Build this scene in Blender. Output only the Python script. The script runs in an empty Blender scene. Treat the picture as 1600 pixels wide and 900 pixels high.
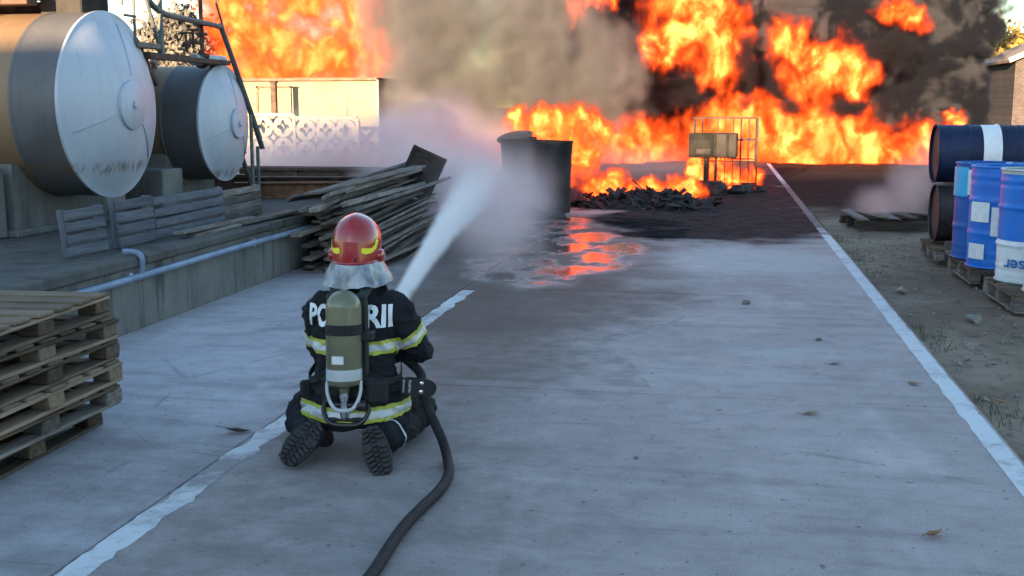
import bpy, bmesh, math, random
from mathutils import Vector, Matrix, Euler, noise as mnoise
from mathutils.bvhtree import BVHTree
R = math.radians
random.seed(7)
S = bpy.context.scene
COL = S.collection

# ------------------------------------------------------------------ camera, sky, sun, exposure
cam = bpy.data.cameras.new('camera')
camo = bpy.data.objects.new('camera', cam)
COL.objects.link(camo)
S.camera = camo
cam.sensor_width = 36
cam.lens = 36 * 1750 / 1600
cam.clip_end = 4000
camo.location = (0, 0, 1.6)
camo.rotation_euler = (R(90 - 9.154), 0, R(10.546))

SUN_EL, SUN_AZ = 6.5, 10.0          # the low sun stands behind the camera, a little to the left
world = bpy.data.worlds.new('World')
S.world = world
world.use_nodes = True
wt = world.node_tree
sky = wt.nodes.new('ShaderNodeTexSky')
sky.sky_type = 'NISHITA'
sky.sun_disc = False
sky.sun_elevation = R(SUN_EL)
sky.sun_rotation = R(180 + SUN_AZ)
sky.dust_density = 0.3
sky.ozone_density = 1.7
sky.air_density = 1.0
wt.links.new(sky.outputs[0], wt.nodes['Background'].inputs[0])
wt.nodes['Background'].inputs[1].default_value = 0.115
sl = bpy.data.lights.new('sun', 'SUN')
sl.energy = 4.8
sl.angle = R(0.6)
sl.color = (1.0, 0.70, 0.40)
so = bpy.data.objects.new('sun', sl)
COL.objects.link(so)
so.location = (-20, -60, 30)
sdir = Vector((math.sin(R(SUN_AZ)), math.cos(R(SUN_AZ)), -math.tan(R(SUN_EL))))
so.rotation_euler = sdir.to_track_quat('-Z', 'Y').to_euler()
S.view_settings.view_transform = 'Standard'
S.view_settings.look = 'None'
S.view_settings.exposure = 2.6
S.view_settings.gamma = 1
S.cycles.use_denoising = True
S.cycles.max_bounces = 6
S.cycles.diffuse_bounces = 3
S.cycles.glossy_bounces = 3
S.cycles.volume_bounces = 2
S.cycles.transparent_max_bounces = 12
S.cycles.volume_step_rate = 1.0
S.cycles.volume_max_steps = 200
S.cycles.sample_clamp_indirect = 6
S.cycles.adaptive_threshold = .025

# ------------------------------------------------------------------ node expression helpers
class G:
    def __init__(s, tree):
        s.t = tree
    def n(s, ty, **k):
        nd = s.t.nodes.new(ty)
        for a, b in k.items():
            setattr(nd, a, b)
        return nd
    def set(s, inp, v):
        if isinstance(v, (F, V)):
            s.t.links.new(v.s, inp)
        elif inp.type == 'RGBA' and len(v) == 3:
            inp.default_value = (*v, 1)
        else:
            inp.default_value = v
    def mix(s, f, a, b):
        nd = s.n('ShaderNodeMix', data_type='RGBA')
        s.set(nd.inputs[0], f); s.set(nd.inputs[6], a); s.set(nd.inputs[7], b)
        return V(s, nd.outputs[2])
class F:
    def __init__(s, g, so): s.g = g; s.s = so
    def m(s, op, b=None, c=None, clamp=False):
        nd = s.g.n('ShaderNodeMath', operation=op, use_clamp=clamp)
        s.g.set(nd.inputs[0], s)
        if b is not None: s.g.set(nd.inputs[1], b)
        if c is not None: s.g.set(nd.inputs[2], c)
        return F(s.g, nd.outputs[0])
    def __add__(s, b): return s.m('ADD', b)
    __radd__ = __add__
    def __mul__(s, b): return s.m('MULTIPLY', b)
    __rmul__ = __mul__
    def __sub__(s, b): return s.m('SUBTRACT', b)
    def __rsub__(s, b): return (s * -1) + b
    def __truediv__(s, b): return s.m('DIVIDE', b)
    def max(s, b): return s.m('MAXIMUM', b)
    def smax(s, b, k=.3): return s.m('SMOOTH_MAX', b, k)
    def min(s, b): return s.m('MINIMUM', b)
    def abs(s): return s.m('ABSOLUTE')
    def pow(s, b): return s.m('POWER', b)
    def clamp(s): return s.m('ADD', 0.0, clamp=True)
    def ss(s, a, b, lo=0., hi=1.):
        nd = s.g.n('ShaderNodeMapRange', interpolation_type='SMOOTHSTEP')
        s.g.set(nd.inputs[0], s)
        nd.inputs[1].default_value = a; nd.inputs[2].default_value = b
        nd.inputs[3].default_value = lo; nd.inputs[4].default_value = hi
        return F(s.g, nd.outputs[0])
class V:
    def __init__(s, g, so): s.g = g; s.s = so
    def m(s, op, b=None):
        nd = s.g.n('ShaderNodeVectorMath', operation=op)
        s.g.set(nd.inputs[0], s)
        if b is not None: s.g.set(nd.inputs[1], b)
        return V(s.g, nd.outputs[0])
    def __add__(s, b): return s.m('ADD', b)
    def __sub__(s, b): return s.m('SUBTRACT', b)
    def __mul__(s, b):
        if isinstance(b, F):
            nd = s.g.n('ShaderNodeVectorMath', operation='SCALE')
            s.g.set(nd.inputs[0], s); s.g.set(nd.inputs[3], b)
            return V(s.g, nd.outputs[0])
        return s.m('MULTIPLY', (b, b, b) if isinstance(b, (int, float)) else b)
    def len(s):
        nd = s.g.n('ShaderNodeVectorMath', operation='LENGTH')
        s.g.set(nd.inputs[0], s)
        return F(s.g, nd.outputs['Value'])
    def sep(s):
        nd = s.g.n('ShaderNodeSeparateXYZ')
        s.g.set(nd.inputs[0], s)
        return [F(s.g, o) for o in nd.outputs]
    def noise(s, scale, detail=3, rough=.55, col=False):
        nd = s.g.n('ShaderNodeTexNoise')
        s.g.set(nd.inputs['Vector'], s)
        nd.inputs['Scale'].default_value = scale
        nd.inputs['Detail'].default_value = detail
        nd.inputs['Roughness'].default_value = rough
        return V(s.g, nd.outputs['Color']) if col else F(s.g, nd.outputs[0])
    def voro(s, scale, feature='F1', smooth=.5):
        nd = s.g.n('ShaderNodeTexVoronoi', feature=feature)
        s.g.set(nd.inputs['Vector'], s)
        nd.inputs['Scale'].default_value = scale
        if feature == 'SMOOTH_F1': nd.inputs['Smoothness'].default_value = smooth
        return F(s.g, nd.outputs[0])

# ------------------------------------------------------------------ materials
def pmat(name, fn):
    """fn(g, object position, world position, per-object random) -> dict(color, rough, metal, bump=(height, strength), coat)"""
    m = bpy.data.materials.new(name)
    m.use_nodes = True
    g = G(m.node_tree)
    bs = m.node_tree.nodes['Principled BSDF']
    op = V(g, g.n('ShaderNodeTexCoord').outputs['Object'])
    wp = V(g, g.n('ShaderNodeNewGeometry').outputs['Position'])
    rn = F(g, g.n('ShaderNodeObjectInfo').outputs['Random'])
    d = fn(g, op, wp, rn)
    g.set(bs.inputs['Base Color'], d['color'])
    g.set(bs.inputs['Roughness'], d.get('rough', .7))
    g.set(bs.inputs['Metallic'], d.get('metal', 0.))
    g.set(bs.inputs['Specular IOR Level'], d.get('spec', .5))
    if 'coat' in d:
        g.set(bs.inputs['Coat Weight'], d['coat'])
    if 'bump' in d:
        h, st = d['bump'][:2]
        b = g.n('ShaderNodeBump')
        b.inputs['Strength'].default_value = st
        b.inputs['Distance'].default_value = d['bump'][2] if len(d['bump']) > 2 else .01
        g.set(b.inputs['Height'], h)
        m.node_tree.links.new(b.outputs[0], bs.inputs['Normal'])
    return m
def tone(name, c1, c2, scale=4, rough=.7, metal=0., bump=0., bscale=60, rand=.15, det=4, lo=.35, hi=.65, spec=.5, stretch=(1, 1, 1), coat=None, rvar=.15):
    def fn(g, op, wp, rn):
        cb = g.n('ShaderNodeCombineXYZ'); g.set(cb.inputs[0], rn * 37.); g.set(cb.inputs[1], rn * 11.)
        q = op * stretch + V(g, cb.outputs[0])
        n = q.noise(scale, det, .6)
        c = g.mix(n.ss(lo, hi), c1, c2) * (rn * (2 * rand) + (1 - rand))
        d = dict(color=c, rough=(q.noise(scale * 3, 2) - .5) * rvar + rough, metal=metal, spec=spec)
        if bump: d['bump'] = (q.noise(bscale, 3, .6), bump, .01)
        if coat: d['coat'] = coat
        return d
    return pmat(name, fn)
def wood_mat(name, c1, c2, rand=.3):
    def fn(g, op, wp, rn):
        q = op * (.9, 9, 9) + (wp * 0.35)
        n = q.noise(3.2, 5, .62)
        fine = (op * (2.5, 60, 60)).noise(2.5, 3, .6)
        c = g.mix(n.ss(.3, .7), c1, c2)
        c = g.mix(fine.ss(.45, .75) * .45, c, tuple(x * .45 for x in c1))
        c = c * (rn * (2 * rand) + (1 - rand))
        return dict(color=c, rough=.85, spec=.25, bump=(fine + n * .5, .5, .006))
    return pmat(name, fn)

def road_fn(base, alt, apron=False):
    def fn(g, op, wp, rn):
        x, y, z = wp.sep()
        w = wp.noise(.9, 4, .62) - .5
        n1 = wp.noise(.55, 5, .6); n2 = wp.noise(4.5, 5, .7); n3 = wp.noise(60, 3, .7); sp = wp.noise(22, 2, .5)
        n4 = (wp * (1, .35, 1)).noise(1.7, 4, .6)
        c = g.mix(n1.ss(.32, .68), base, alt)
        c = g.mix(n2.ss(.42, .70) * .38, c, tuple(v * .60 for v in base))
        stk = (wp * (.5, 3.2, 1)).noise(1.6, 5, .68)
        c = g.mix(stk.ss(.50, .70) * .55, c, tuple(v * .58 for v in base))
        c = g.mix(stk.ss(.44, .30) * .35, c, tuple(min(v * 1.3, .6) for v in alt))
        fine = wp.noise(130, 2, .6)
        c = g.mix(fine.ss(.50, .66) * .45, c, tuple(v * .45 for v in base))
        c = g.mix(fine.ss(.42, .30) * .3, c, tuple(min(v * 1.5, .7) for v in alt))
        hair = wp.voro(.55, 'DISTANCE_TO_EDGE') + (wp.noise(3, 4, .6) - .5) * .05
        c = g.mix(hair.ss(.006, .0) * n1.ss(.45, .6) * .35, c, (.08, .08, .08))
        tyre = ((x + .95 + (w * .12)).abs()).ss(.16, .05).max(((x - .55 + (w * .12)).abs()).ss(.16, .05)) * wp.noise(2.2, 5, .7).ss(.45, .7)
        c = g.mix(tyre * .35, c, tuple(v * .5 for v in base))
        c = g.mix(n4.ss(.52, .75) * .45, c, tuple(min(v * 1.35, .6) for v in alt))
        c = g.mix(n3.ss(.62, .78) * .5, c, (.06, .06, .06))
        c = g.mix(sp.ss(.66, .74) * .7, c, (.07, .065, .06))
        def patch(cx, cy, rx, ry, soft=.35, warp=1.3):
            e = ((wp - (cx, cy, 0)) * (1 / rx, 1 / ry, 0)).len() + w * warp
            return e.ss(1 + soft * .5, 1 - soft * .5)
        # dried pale washes, soaked ground where the hose water runs, soot in front of the fire
        pale = (patch(.5, 7.45, .5, .2, .9, 1.6).max(patch(.2, 6.7, .4, .16, .9, 1.6)) * n2.ss(.35, .6)).max(patch(.5, 12.0, 1.1, .9, .9, 1.3)) * .42
        c = g.mix(pale, c, (.47, .47, .47))
        damp = patch(-1.9, 10.2, 1.25, 3.3, 1.0, 1.5).max(patch(-2.6, 13.5, 1.9, 3.2, .6)).max(patch(-1.6, 7.0, .7, 1.4, 1.2, 1.8) * .7)
        mud = patch(-1.7, 8.6, 1.3, 3.0, .5, 1.4)
        pud = (patch(-1.75, 12.2, .85, 2.3, .3, .9)).max(patch(-2.6, 15.2, .9, 1.2, .3, .9))
        pud = pud * ((wp * (1, .6, 1)).noise(2.3, 4, .6)).ss(.36, .56)
        soot = patch(.0, 16.3, 1.75, 2.75, .3, .75).max(patch(-.5, 20.5, 3.4, 3.4, .4)).max(patch(-2.5, 25, 5, 6, .4)).max(patch(2.5, 30.0, 6, 6.2, .3) * .85)
        c = g.mix(damp * .86, c, (.088, .056, .042))
        c = g.mix(mud * (n2.ss(.35, .65)) * .5, c, (.12, .085, .065))
        c = g.mix(soot * (.8 + n2 * .3).clamp() * .96, c, (.006, .006, .007))
        # old rust and oil drips on the near slabs
        st = patch(-1.6, 3.9, 1.3, 1.5, 1.2, 1.4) * (n2.ss(.25, .65) * .6 + .35) * .62
        c = g.mix(st, c, (.135, .118, .105))
        r = .82 - damp * .10 + soot * .1 + (n2 - .5) * .25
        r = (r * (1 - pud) + pud * .13).clamp()
        h = n3 * .5 + n2 * .8 + sp * .3
        h = h * (1 - pud * .93)
        return dict(color=c, rough=r, bump=(h, .45, .006), spec=(.5 - soot * .47 - damp * .3 + pud * 1.1).clamp())
    return fn

M = {}
M['road'] = pmat('road_concrete', road_fn((.318, .270, .258), (.412, .354, .338)))
M['apron'] = pmat('apron_concrete', road_fn((.355, .335, .352), (.435, .41, .425)))
def dirt_fn(g, op, wp, rn):
    n = wp.noise(.7, 5, .65); n2 = wp.noise(9, 5, .7); n3 = wp.noise(45, 3, .7)
    c = g.mix(n.ss(.35, .65), (.18, .135, .10), (.28, .225, .17))
    c = g.mix(n2.ss(.45, .7) * .7, c, (.10, .085, .07))
    c = g.mix(n3.ss(.6, .75) * .6, c, (.33, .31, .28))
    w = wp.noise(.35, 3, .6) - .5
    e = ((wp - (3.5, 30, 0)) * (1 / 9, 1 / 11.5, 0)).len() + w * .5
    c = g.mix(e.ss(1.25, .85) * .93, c, (.016, .015, .015))
    return dict(color=c, rough=1., spec=.04, bump=(n2 + n3 * .6, .8, .02))
M['dirt'] = pmat('dry_earth', dirt_fn)
def paint_fn(lo, hi):
    def fn(g, op, wp, rn):
        n = wp.noise(14, 5, .7); b = wp.noise(1.6, 3, .6)
        y = wp.sep()[1]
        gap = ((y - 4.47).abs()).ss(.42, .1) * .16
        wear = (n * .6 + b * .7 + gap).ss(lo, hi)
        c = g.mix(wear, (.56, .57, .58), (.25, .24, .24))
        c = g.mix(wp.noise(5, 4, .7).ss(.5, .75) * .4, c, (.30, .29, .28))
        sm_ = (y + (b - .5) * 5).ss(13.8, 15.6) * (y + (b - .5) * 6).ss(27, 23)
        c = g.mix(sm_ * .88, c, (.02, .02, .022))
        return dict(color=c, rough=.75, bump=(n, .3, .004))
    return fn
M['line'] = pmat('worn_line_paint', paint_fn(.60, .84))
M['edge'] = pmat('edge_line_paint', paint_fn(.64, .92))
def conc_fn(c1, c2, dark=.5):
    def fn(g, op, wp, rn):
        x, y, z = wp.sep()
        n = wp.noise(1.3, 5, .62); n2 = wp.noise(7, 5, .7)
        drip = (wp * (5, 5, .5)).noise(1.2, 4, .6)
        c = g.mix(n.ss(.3, .7), c1, c2)
        c = g.mix(drip.ss(.5, .72) * dark, c, tuple(v * .35 for v in c1))
        c = g.mix(n2.ss(.5, .75) * .4, c, tuple(v * .5 for v in c2))
        return dict(color=c, rough=.9, spec=.3, bump=(n2 + wp.noise(40, 2) * .4, .6, .012))
    return fn
M['wallconc'] = pmat('retaining_wall_concrete', conc_fn((.105, .108, .104), (.185, .185, .175), .85))
M['cop'] = pmat('coping_concrete', conc_fn((.055, .053, .050), (.10, .096, .09), .6))
M['cradle'] = pmat('pale_cradle_concrete', conc_fn((.13, .128, .12), (.185, .18, .17), .5))
M['brickdark'] = tone('dark_masonry', (.10, .085, .08), (.17, .14, .125), 5, .9, bump=.4)
def tank_fn(c1, c2, rust, rough=.5, metal=.15):
    def fn(g, op, wp, rn):
        x, y, z = op.sep()
        n = op.noise(1.1, 4, .6); n2 = (op * (3, 3, 1.0)).noise(3.2, 5, .7)
        streak = (op * (9, 9, .55)).noise(1.5, 4, .6)
        c = g.mix(n.ss(.3, .7), c1, c2)
        c = g.mix(streak.ss(.5, .75) * .3, c, tuple(v * .6 for v in c1))
        c = g.mix(n2.ss(.6, .72) * rust, c, (.17, .10, .055))
        low = (z + (n2 - .5) * .12)
        band = low.ss(-.62, -.54) * low.ss(-.46, -.52)
        c = g.mix(band * n2.ss(.42, .6) * .75, c, (.12, .085, .04))
        return dict(color=c, rough=rough + (n - .5) * .2, metal=metal, bump=(n2, .15, .01))
    return fn
M['tankcap'] = pmat('tank_end_paint', tank_fn((.34, .385, .48), (.42, .465, .55), .25))
M['tankring'] = pmat('tank_ring_paint', tank_fn((.080, .080, .086), (.12, .12, .128), .3, .55, .15))
M['tankshell'] = pmat('tank_shell_paint', tank_fn((.20, .125, .07), (.27, .18, .105), .4, .55, .3))
M['steel'] = tone('green_grey_steel', (.085, .10, .10), (.14, .155, .15), 6, .6, .3, bump=.15)
M['rust'] = tone('rusty_steel', (.13, .055, .03), (.22, .10, .055), 9, .85, .1, bump=.5)
M['darkrust'] = tone('dark_rusty_steel', (.045, .028, .022), (.10, .055, .04), 7, .85, .1, bump=.5)
M['galv'] = tone('galvanised_pipe', (.30, .31, .32), (.42, .43, .44), 7, .45, .6, bump=.1)
M['bluepipe'] = tone('blue_pipe_paint', (.12, .17, .25), (.17, .23, .32), 5, .5, 0, bump=.2, bscale=25)
M['cagewire'] = tone('scorched_wire', (.03, .02, .018), (.06, .042, .036), 9, .7, .3)
M['greymetal'] = tone('grey_box_paint', (.03, .027, .027), (.04, .037, .036), 5, .9, 0, bump=.1, spec=.1)
M['palewood'] = wood_mat('pale_pallet_wood', (.17, .12, .08), (.28, .21, .145), .35)
M['greywood'] = wood_mat('weathered_pallet_wood', (.07, .048, .032), (.15, .11, .076), .45)
M['oldwood'] = wood_mat('old_grey_board_wood', (.085, .07, .06), (.22, .19, .165), .45)
M['bluewood'] = wood_mat('faded_blue_grey_wood', (.075, .085, .105), (.13, .14, .165), .15)
M['char'] = tone('charred_black', (.008, .008, .009), (.03, .027, .026), 8, .8, 0, bump=.9, bscale=25)
M['charwood'] = wood_mat('charred_wood', (.02, .015, .013), (.055, .04, .035), .3)
M['cream'] = pmat('cream_render', conc_fn((.20, .17, .11), (.24, .205, .14), .10))
M['lattice'] = pmat('whitewashed_concrete', conc_fn((.24, .22, .18), (.29, .27, .22), .15))
M['soffit'] = tone('dark_timber_fascia', (.09, .06, .04), (.14, .10, .07), 6, .8)
def brick_fn(g, op, wp, rn):
    bt = g.n('ShaderNodeTexBrick')
    rot = g.n('ShaderNodeMapping'); rot.inputs['Rotation'].default_value = (R(90), 0, 0)
    g.set(rot.inputs[0], op)
    g.t.links.new(rot.outputs[0], bt.inputs['Vector'])
    bt.inputs['Scale'].default_value = 3.4
    bt.inputs['Color1'].default_value = (.055, .045, .048, 1); bt.inputs['Color2'].default_value = (.085, .068, .068, 1); bt.inputs['Mortar'].default_value = (.11, .105, .11, 1)
    bt.inputs['Mortar Size'].default_value = .018
    n = op.noise(1.2, 4, .6)
    return dict(color=g.mix(n.ss(.4, .7) * .5, V(g, bt.outputs[0]), (.05, .045, .05)), rough=.95, spec=.1)
M['brick'] = pmat('shed_brickwork', brick_fn)
M['tile'] = tone('roof_tile', (.24, .15, .11), (.36, .26, .20), 5, .85, bump=.3)
M['verge'] = tone('pale_verge_board', (.50, .42, .35), (.58, .50, .42), 5, .8)
M['glass'] = tone('dark_window_glass', (.02, .022, .025), (.03, .03, .032), 3, .15)
M['warehouse'] = tone('warehouse_cladding', (.40, .40, .39), (.46, .45, .44), 1.5, .7)
M['drumblue'] = tone('bright_blue_drum_paint', (.006, .12, .50), (.010, .16, .58), 4, .38, 0, bump=.08, rand=.06)
M['drumnavy'] = tone('navy_drum_paint', (.005, .075, .31), (.009, .095, .37), 4, .45, 0, bump=.12)
M['drumdark'] = tone('sooty_navy_drum_paint', (.004, .010, .035), (.010, .022, .07), 4, .6, 0, bump=.2, spec=.3)
M['drumcyan'] = tone('cyan_print', (.02, .33, .62), (.03, .38, .66), 4, .4)
M['drumwhite'] = tone('white_drum_paint', (.62, .64, .66), (.72, .73, .74), 6, .5, rand=.04)
M['labelwhite'] = tone('paper_label', (.62, .63, .63), (.72, .72, .72), 15, .7, rand=.05)
M['drumlid'] = tone('galvanised_drum_lid', (.30, .36, .36), (.42, .46, .44), 8, .5, .4)
M['drumblack'] = tone('sooty_drum', (.014, .012, .013), (.05, .04, .038), 5, .6, .2, bump=.3)
M['burntdrum'] = tone('burnt_drum_steel', (.008, .008, .009), (.028, .026, .026), 4, .75, .1, bump=.5, bscale=14, spec=.25)
M['leaf'] = tone('dry_leaf', (.16, .075, .025), (.26, .13, .045), 30, .8)
M['greenleaf'] = tone('dark_leaf', (.035, .04, .03), (.06, .065, .045), 30, .8)
M['gold'] = tone('autumn_foliage', (.20, .14, .035), (.30, .21, .055), .8, .8, rand=.2)
M['olive'] = tone('dull_foliage', (.075, .072, .066), (.12, .115, .105), .8, .8, rand=.2)
M['bark'] = tone('bark', (.08, .06, .045), (.14, .11, .08), 8, .9, bump=.5)
M['grass'] = tone('weed_green', (.05, .07, .025), (.10, .11, .05), 3, .85)
M['rock'] = tone('grey_stone', (.15, .14, .13), (.27, .25, .23), 9, .9, bump=.5)
def fabric_fn(c1, c2):
    def fn(g, op, wp, rn):
        n = op.noise(9, 4, .6); weave = op.noise(420, 2, .5); dust = op.noise(16, 5, .7)
        c = g.mix(n.ss(.3, .7), c1, c2)
        c = g.mix(dust.ss(.58, .8) * .22, c, (.10, .10, .105))
        return dict(color=c, rough=.88, spec=.25, bump=(weave + n * 2, .35, .004))
    return fn
M['turnout'] = pmat('black_turnout_fabric', fabric_fn((.007, .008, .011), (.014, .015, .020)))
M['yellowtape'] = tone('fluorescent_tape', (.33, .36, .04), (.42, .45, .06), 18, .6, rand=.0)
M['silvertape'] = tone('reflective_tape', (.46, .48, .49), (.56, .57, .58), 18, .35, .1, rand=.0)
M['helmet'] = tone('red_helmet_shell', (.28, .009, .011), (.34, .013, .014), 5, .27, 0, rand=.0, coat=.6, rvar=.1)
M['yellowprint'] = tone('yellow_reflector', (.78, .66, .01), (.82, .72, .02), 10, .4, rand=.0)
M['blackplastic'] = tone('black_plastic', (.012, .012, .013), (.02, .02, .021), 12, .42, rand=.0)
M['strap'] = tone('black_webbing', (.010, .010, .011), (.018, .018, .019), 60, .85, bump=.5, bscale=300, rand=.0)
M['greenstrap'] = tone('dark_green_padding', (.016, .026, .022), (.026, .038, .032), 30, .8, rand=.0)
M['olivecyl'] = tone('olive_cylinder_composite', (.115, .112, .062), (.15, .145, .085), 5, .36, 0, rand=.0, coat=.4)
M['chrome'] = tone('worn_chrome', (.55, .55, .55), (.68, .68, .67), 20, .25, .9, rand=.0)
M['alum'] = tone('aluminised_cloth', (.14, .155, .175), (.33, .35, .38), 10, .42, .45, rand=.0, bump=.5, bscale=30)
M['rubber'] = tone('black_rubber', (.010, .010, .010), (.022, .021, .02), 25, .65, bump=.3, rand=.0)
M['hose'] = tone('black_hose_jacket', (.009, .009, .010), (.016, .016, .018), 30, .7, bump=.35, bscale=150, rand=.0, spec=.3)
M['glove'] = tone('dark_glove_leather', (.02, .018, .016), (.035, .03, .026), 20, .7, bump=.3, rand=.0)
M['skin'] = tone('neck_skin', (.35, .2, .14), (.42, .25, .18), 6, .5, rand=.0)
M['cabinet'] = tone('grey_cabinet_paint', (.012, .013, .012), (.024, .024, .023), 5, .9, 0, bump=.1, spec=.1)
M['letter'] = tone('white_lettering', (.72, .75, .78), (.8, .82, .84), 40, .5, rand=.0)
M['blueletter'] = tone('blue_lettering', (.02, .12, .38), (.03, .15, .42), 30, .5, rand=.0)

# ------------------------------------------------------------------ mesh helpers
class MB:
    def __init__(s): s.v = []; s.f = []
    def add(s, vs, fs, mat=None):
        o = len(s.v)
        s.v += [tuple(mat @ Vector(v)) if mat else tuple(v) for v in vs]
        s.f += [tuple(i + o for i in f) for f in fs]
        return s
    def box(s, c, size, rot=None, bev=0, jit=0):
        hx, hy, hz = [a / 2 for a in size]
        mat = Matrix.Translation(c) @ (Euler(rot).to_matrix().to_4x4() if rot else Matrix())
        j = lambda: random.uniform(-jit, jit) if jit else 0
        if not bev:
            vs = [(x * hx + j(), y * hy + j(), z * hz + j()) for z in (-1, 1) for x, y in ((-1, -1), (1, -1), (1, 1), (-1, 1))]
            fs = [(3, 2, 1, 0), (4, 5, 6, 7), (0, 1, 5, 4), (1, 2, 6, 5), (2, 3, 7, 6), (3, 0, 4, 7)]
            return s.add(vs, fs, mat)
        b = min(bev, hx * .9, hy * .9, hz * .9)
        vs, idx = [], {}
        for sx in (-1, 1):
            for sy in (-1, 1):
                for sz in (-1, 1):
                    jx, jy, jz = j(), j(), j()
                    for a in range(3):
                        p = [sx * (hx - b) + jx, sy * (hy - b) + jy, sz * (hz - b) + jz]
                        p[a] += (sx, sy, sz)[a] * b
                        idx[(sx, sy, sz, a)] = len(vs); vs.append(tuple(p))
        fs = []
        for a in range(3):
            u, w = (a + 1) % 3, (a + 2) % 3
            for sg in (-1, 1):
                q = []
                for su, sw in ((-1, -1), (1, -1), (1, 1), (-1, 1)):
                    k = [0, 0, 0]; k[a] = sg; k[u] = su; k[w] = sw
                    q.append(idx[(*k, a)])
                fs.append(tuple(q if sg > 0 else q[::-1]))
        for a in range(3):
            u, w = (a + 1) % 3, (a + 2) % 3
            for su in (-1, 1):
                for sw in (-1, 1):
                    def k(sa, ax):
                        t = [0, 0, 0]; t[a] = sa; t[u] = su; t[w] = sw
                        return idx[(*t, ax)]
                    q = [k(-1, u), k(1, u), k(1, w), k(-1, w)]
                    fs.append(tuple(q if su * sw < 0 else q[::-1]))
        for sx in (-1, 1):
            for sy in (-1, 1):
                for sz in (-1, 1):
                    q = [idx[(sx, sy, sz, a)] for a in range(3)]
                    fs.append(tuple(q if sx * sy * sz > 0 else q[::-1]))
        return s.add(vs, fs, mat)
    def tube(s, pts, r, n=8, caps=True, closed=False):
        pts = [Vector(p) for p in pts]
        m = len(pts)
        rr = r if isinstance(r, (list, tuple)) else [r] * m
        up = None
        vs, fs = [], []
        for i, p in enumerate(pts):
            if closed: t = (pts[(i + 1) % m] - pts[i - 1]).normalized()
            else: t = ((pts[min(i + 1, m - 1)] - p).normalized() + (p - pts[max(i - 1, 0)]).normalized()).normalized()
            if up is None: up = t.orthogonal().normalized()
            up = (up - t * up.dot(t)).normalized()
            sd = t.cross(up)
            for k in range(n):
                a = 2 * math.pi * k / n
                vs.append(p + (up * math.cos(a) + sd * math.sin(a)) * rr[i])
        for i in range(m if closed else m - 1):
            for k in range(n):
                a, b = i * n + k, i * n + (k + 1) % n
                c, d = ((i + 1) % m) * n + (k + 1) % n, ((i + 1) % m) * n + k
                fs.append((a, b, c, d))
        if caps and not closed:
            fs.append(tuple(range(n))[::-1]); fs.append(tuple((m - 1) * n + k for k in range(n)))
        return s.add(vs, fs)
    def lathe(s, prof, n=32, mat=None, caps=True):
        """profile of (radius, z) turned about local z"""
        vs, fs = [], []
        for r, z in prof:
            for k in range(n):
                a = 2 * math.pi * k / n
                vs.append((max(r, 1e-4) * math.cos(a), max(r, 1e-4) * math.sin(a), z))
        for i in range(len(prof) - 1):
            for k in range(n):
                fs.append((i * n + k, i * n + (k + 1) % n, (i + 1) * n + (k + 1) % n, (i + 1) * n + k))
        if caps:
            fs.append(tuple(range(n))[::-1]); fs.append(tuple((len(prof) - 1) * n + k for k in range(n)))
        return s.add(vs, fs, mat)
    def mesh(s, name, mat, smooth=False):
        me = bpy.data.meshes.new(name)
        me.from_pydata(s.v, [], s.f)
        if mat: me.materials.append(mat)
        if smooth:
            me.shade_smooth()
            me.set_sharp_from_angle(angle=R(smooth if smooth > 1 else 40))
        me.update()
        return me
    def build(s, name, mat, parent=None, smooth=False, **k):
        return link(name, s.mesh(name, mat, smooth), parent, **k)
def link(name, data, parent=None, loc=None, rot=None, scale=None):
    o = bpy.data.objects.new(name, data)
    COL.objects.link(o)
    if parent is not None: o.parent = parent
    if loc is not None: o.location = loc
    if rot is not None: o.rotation_euler = rot
    if scale is not None: o.scale = scale
    return o
def tag(o, label=None, cat=None, group=None, kind=None):
    if label: o['label'] = label
    if cat: o['category'] = cat
    if group: o['group'] = group
    if kind: o['kind'] = kind
    return o
def thing(name, label, cat, loc=(0, 0, 0), rot=(0, 0, 0), group=None):
    return tag(link(name, None, None, loc, rot), label, cat, group)
def copy_tree(o, parent=None):
    c = o.copy(); COL.objects.link(c)
    if parent is not None: c.parent = parent
    for ch in o.children:
        copy_tree(ch, c)
    return c
def smooth_path(pts, n=6):
    pts = [Vector(p) for p in pts]
    out = []
    for i in range(len(pts) - 1):
        p0, p1, p2, p3 = pts[max(i - 1, 0)], pts[i], pts[i + 1], pts[min(i + 2, len(pts) - 1)]
        for k in range(n):
            t = k / n
            out.append(.5 * ((2 * p1) + (p2 - p0) * t + (2 * p0 - 5 * p1 + 4 * p2 - p3) * t * t + (3 * p1 - p0 - 3 * p2 + p3) * t ** 3))
    out.append(pts[-1])
    return out
def rx90(loc): return Matrix.Translation(loc) @ Matrix.Rotation(R(90), 4, 'Y')     # local z -> world x
rnd = random.uniform

# ================================================================== SETTING
# ground to the horizon
mb = MB(); mb.add([(-900, -300, -.09), (900, -300, -.09), (900, 2500, -.09), (-900, 2500, -.09)], [(0, 1, 2, 3)])
tag(mb.build('ground', M['dirt']), kind='structure')
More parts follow.
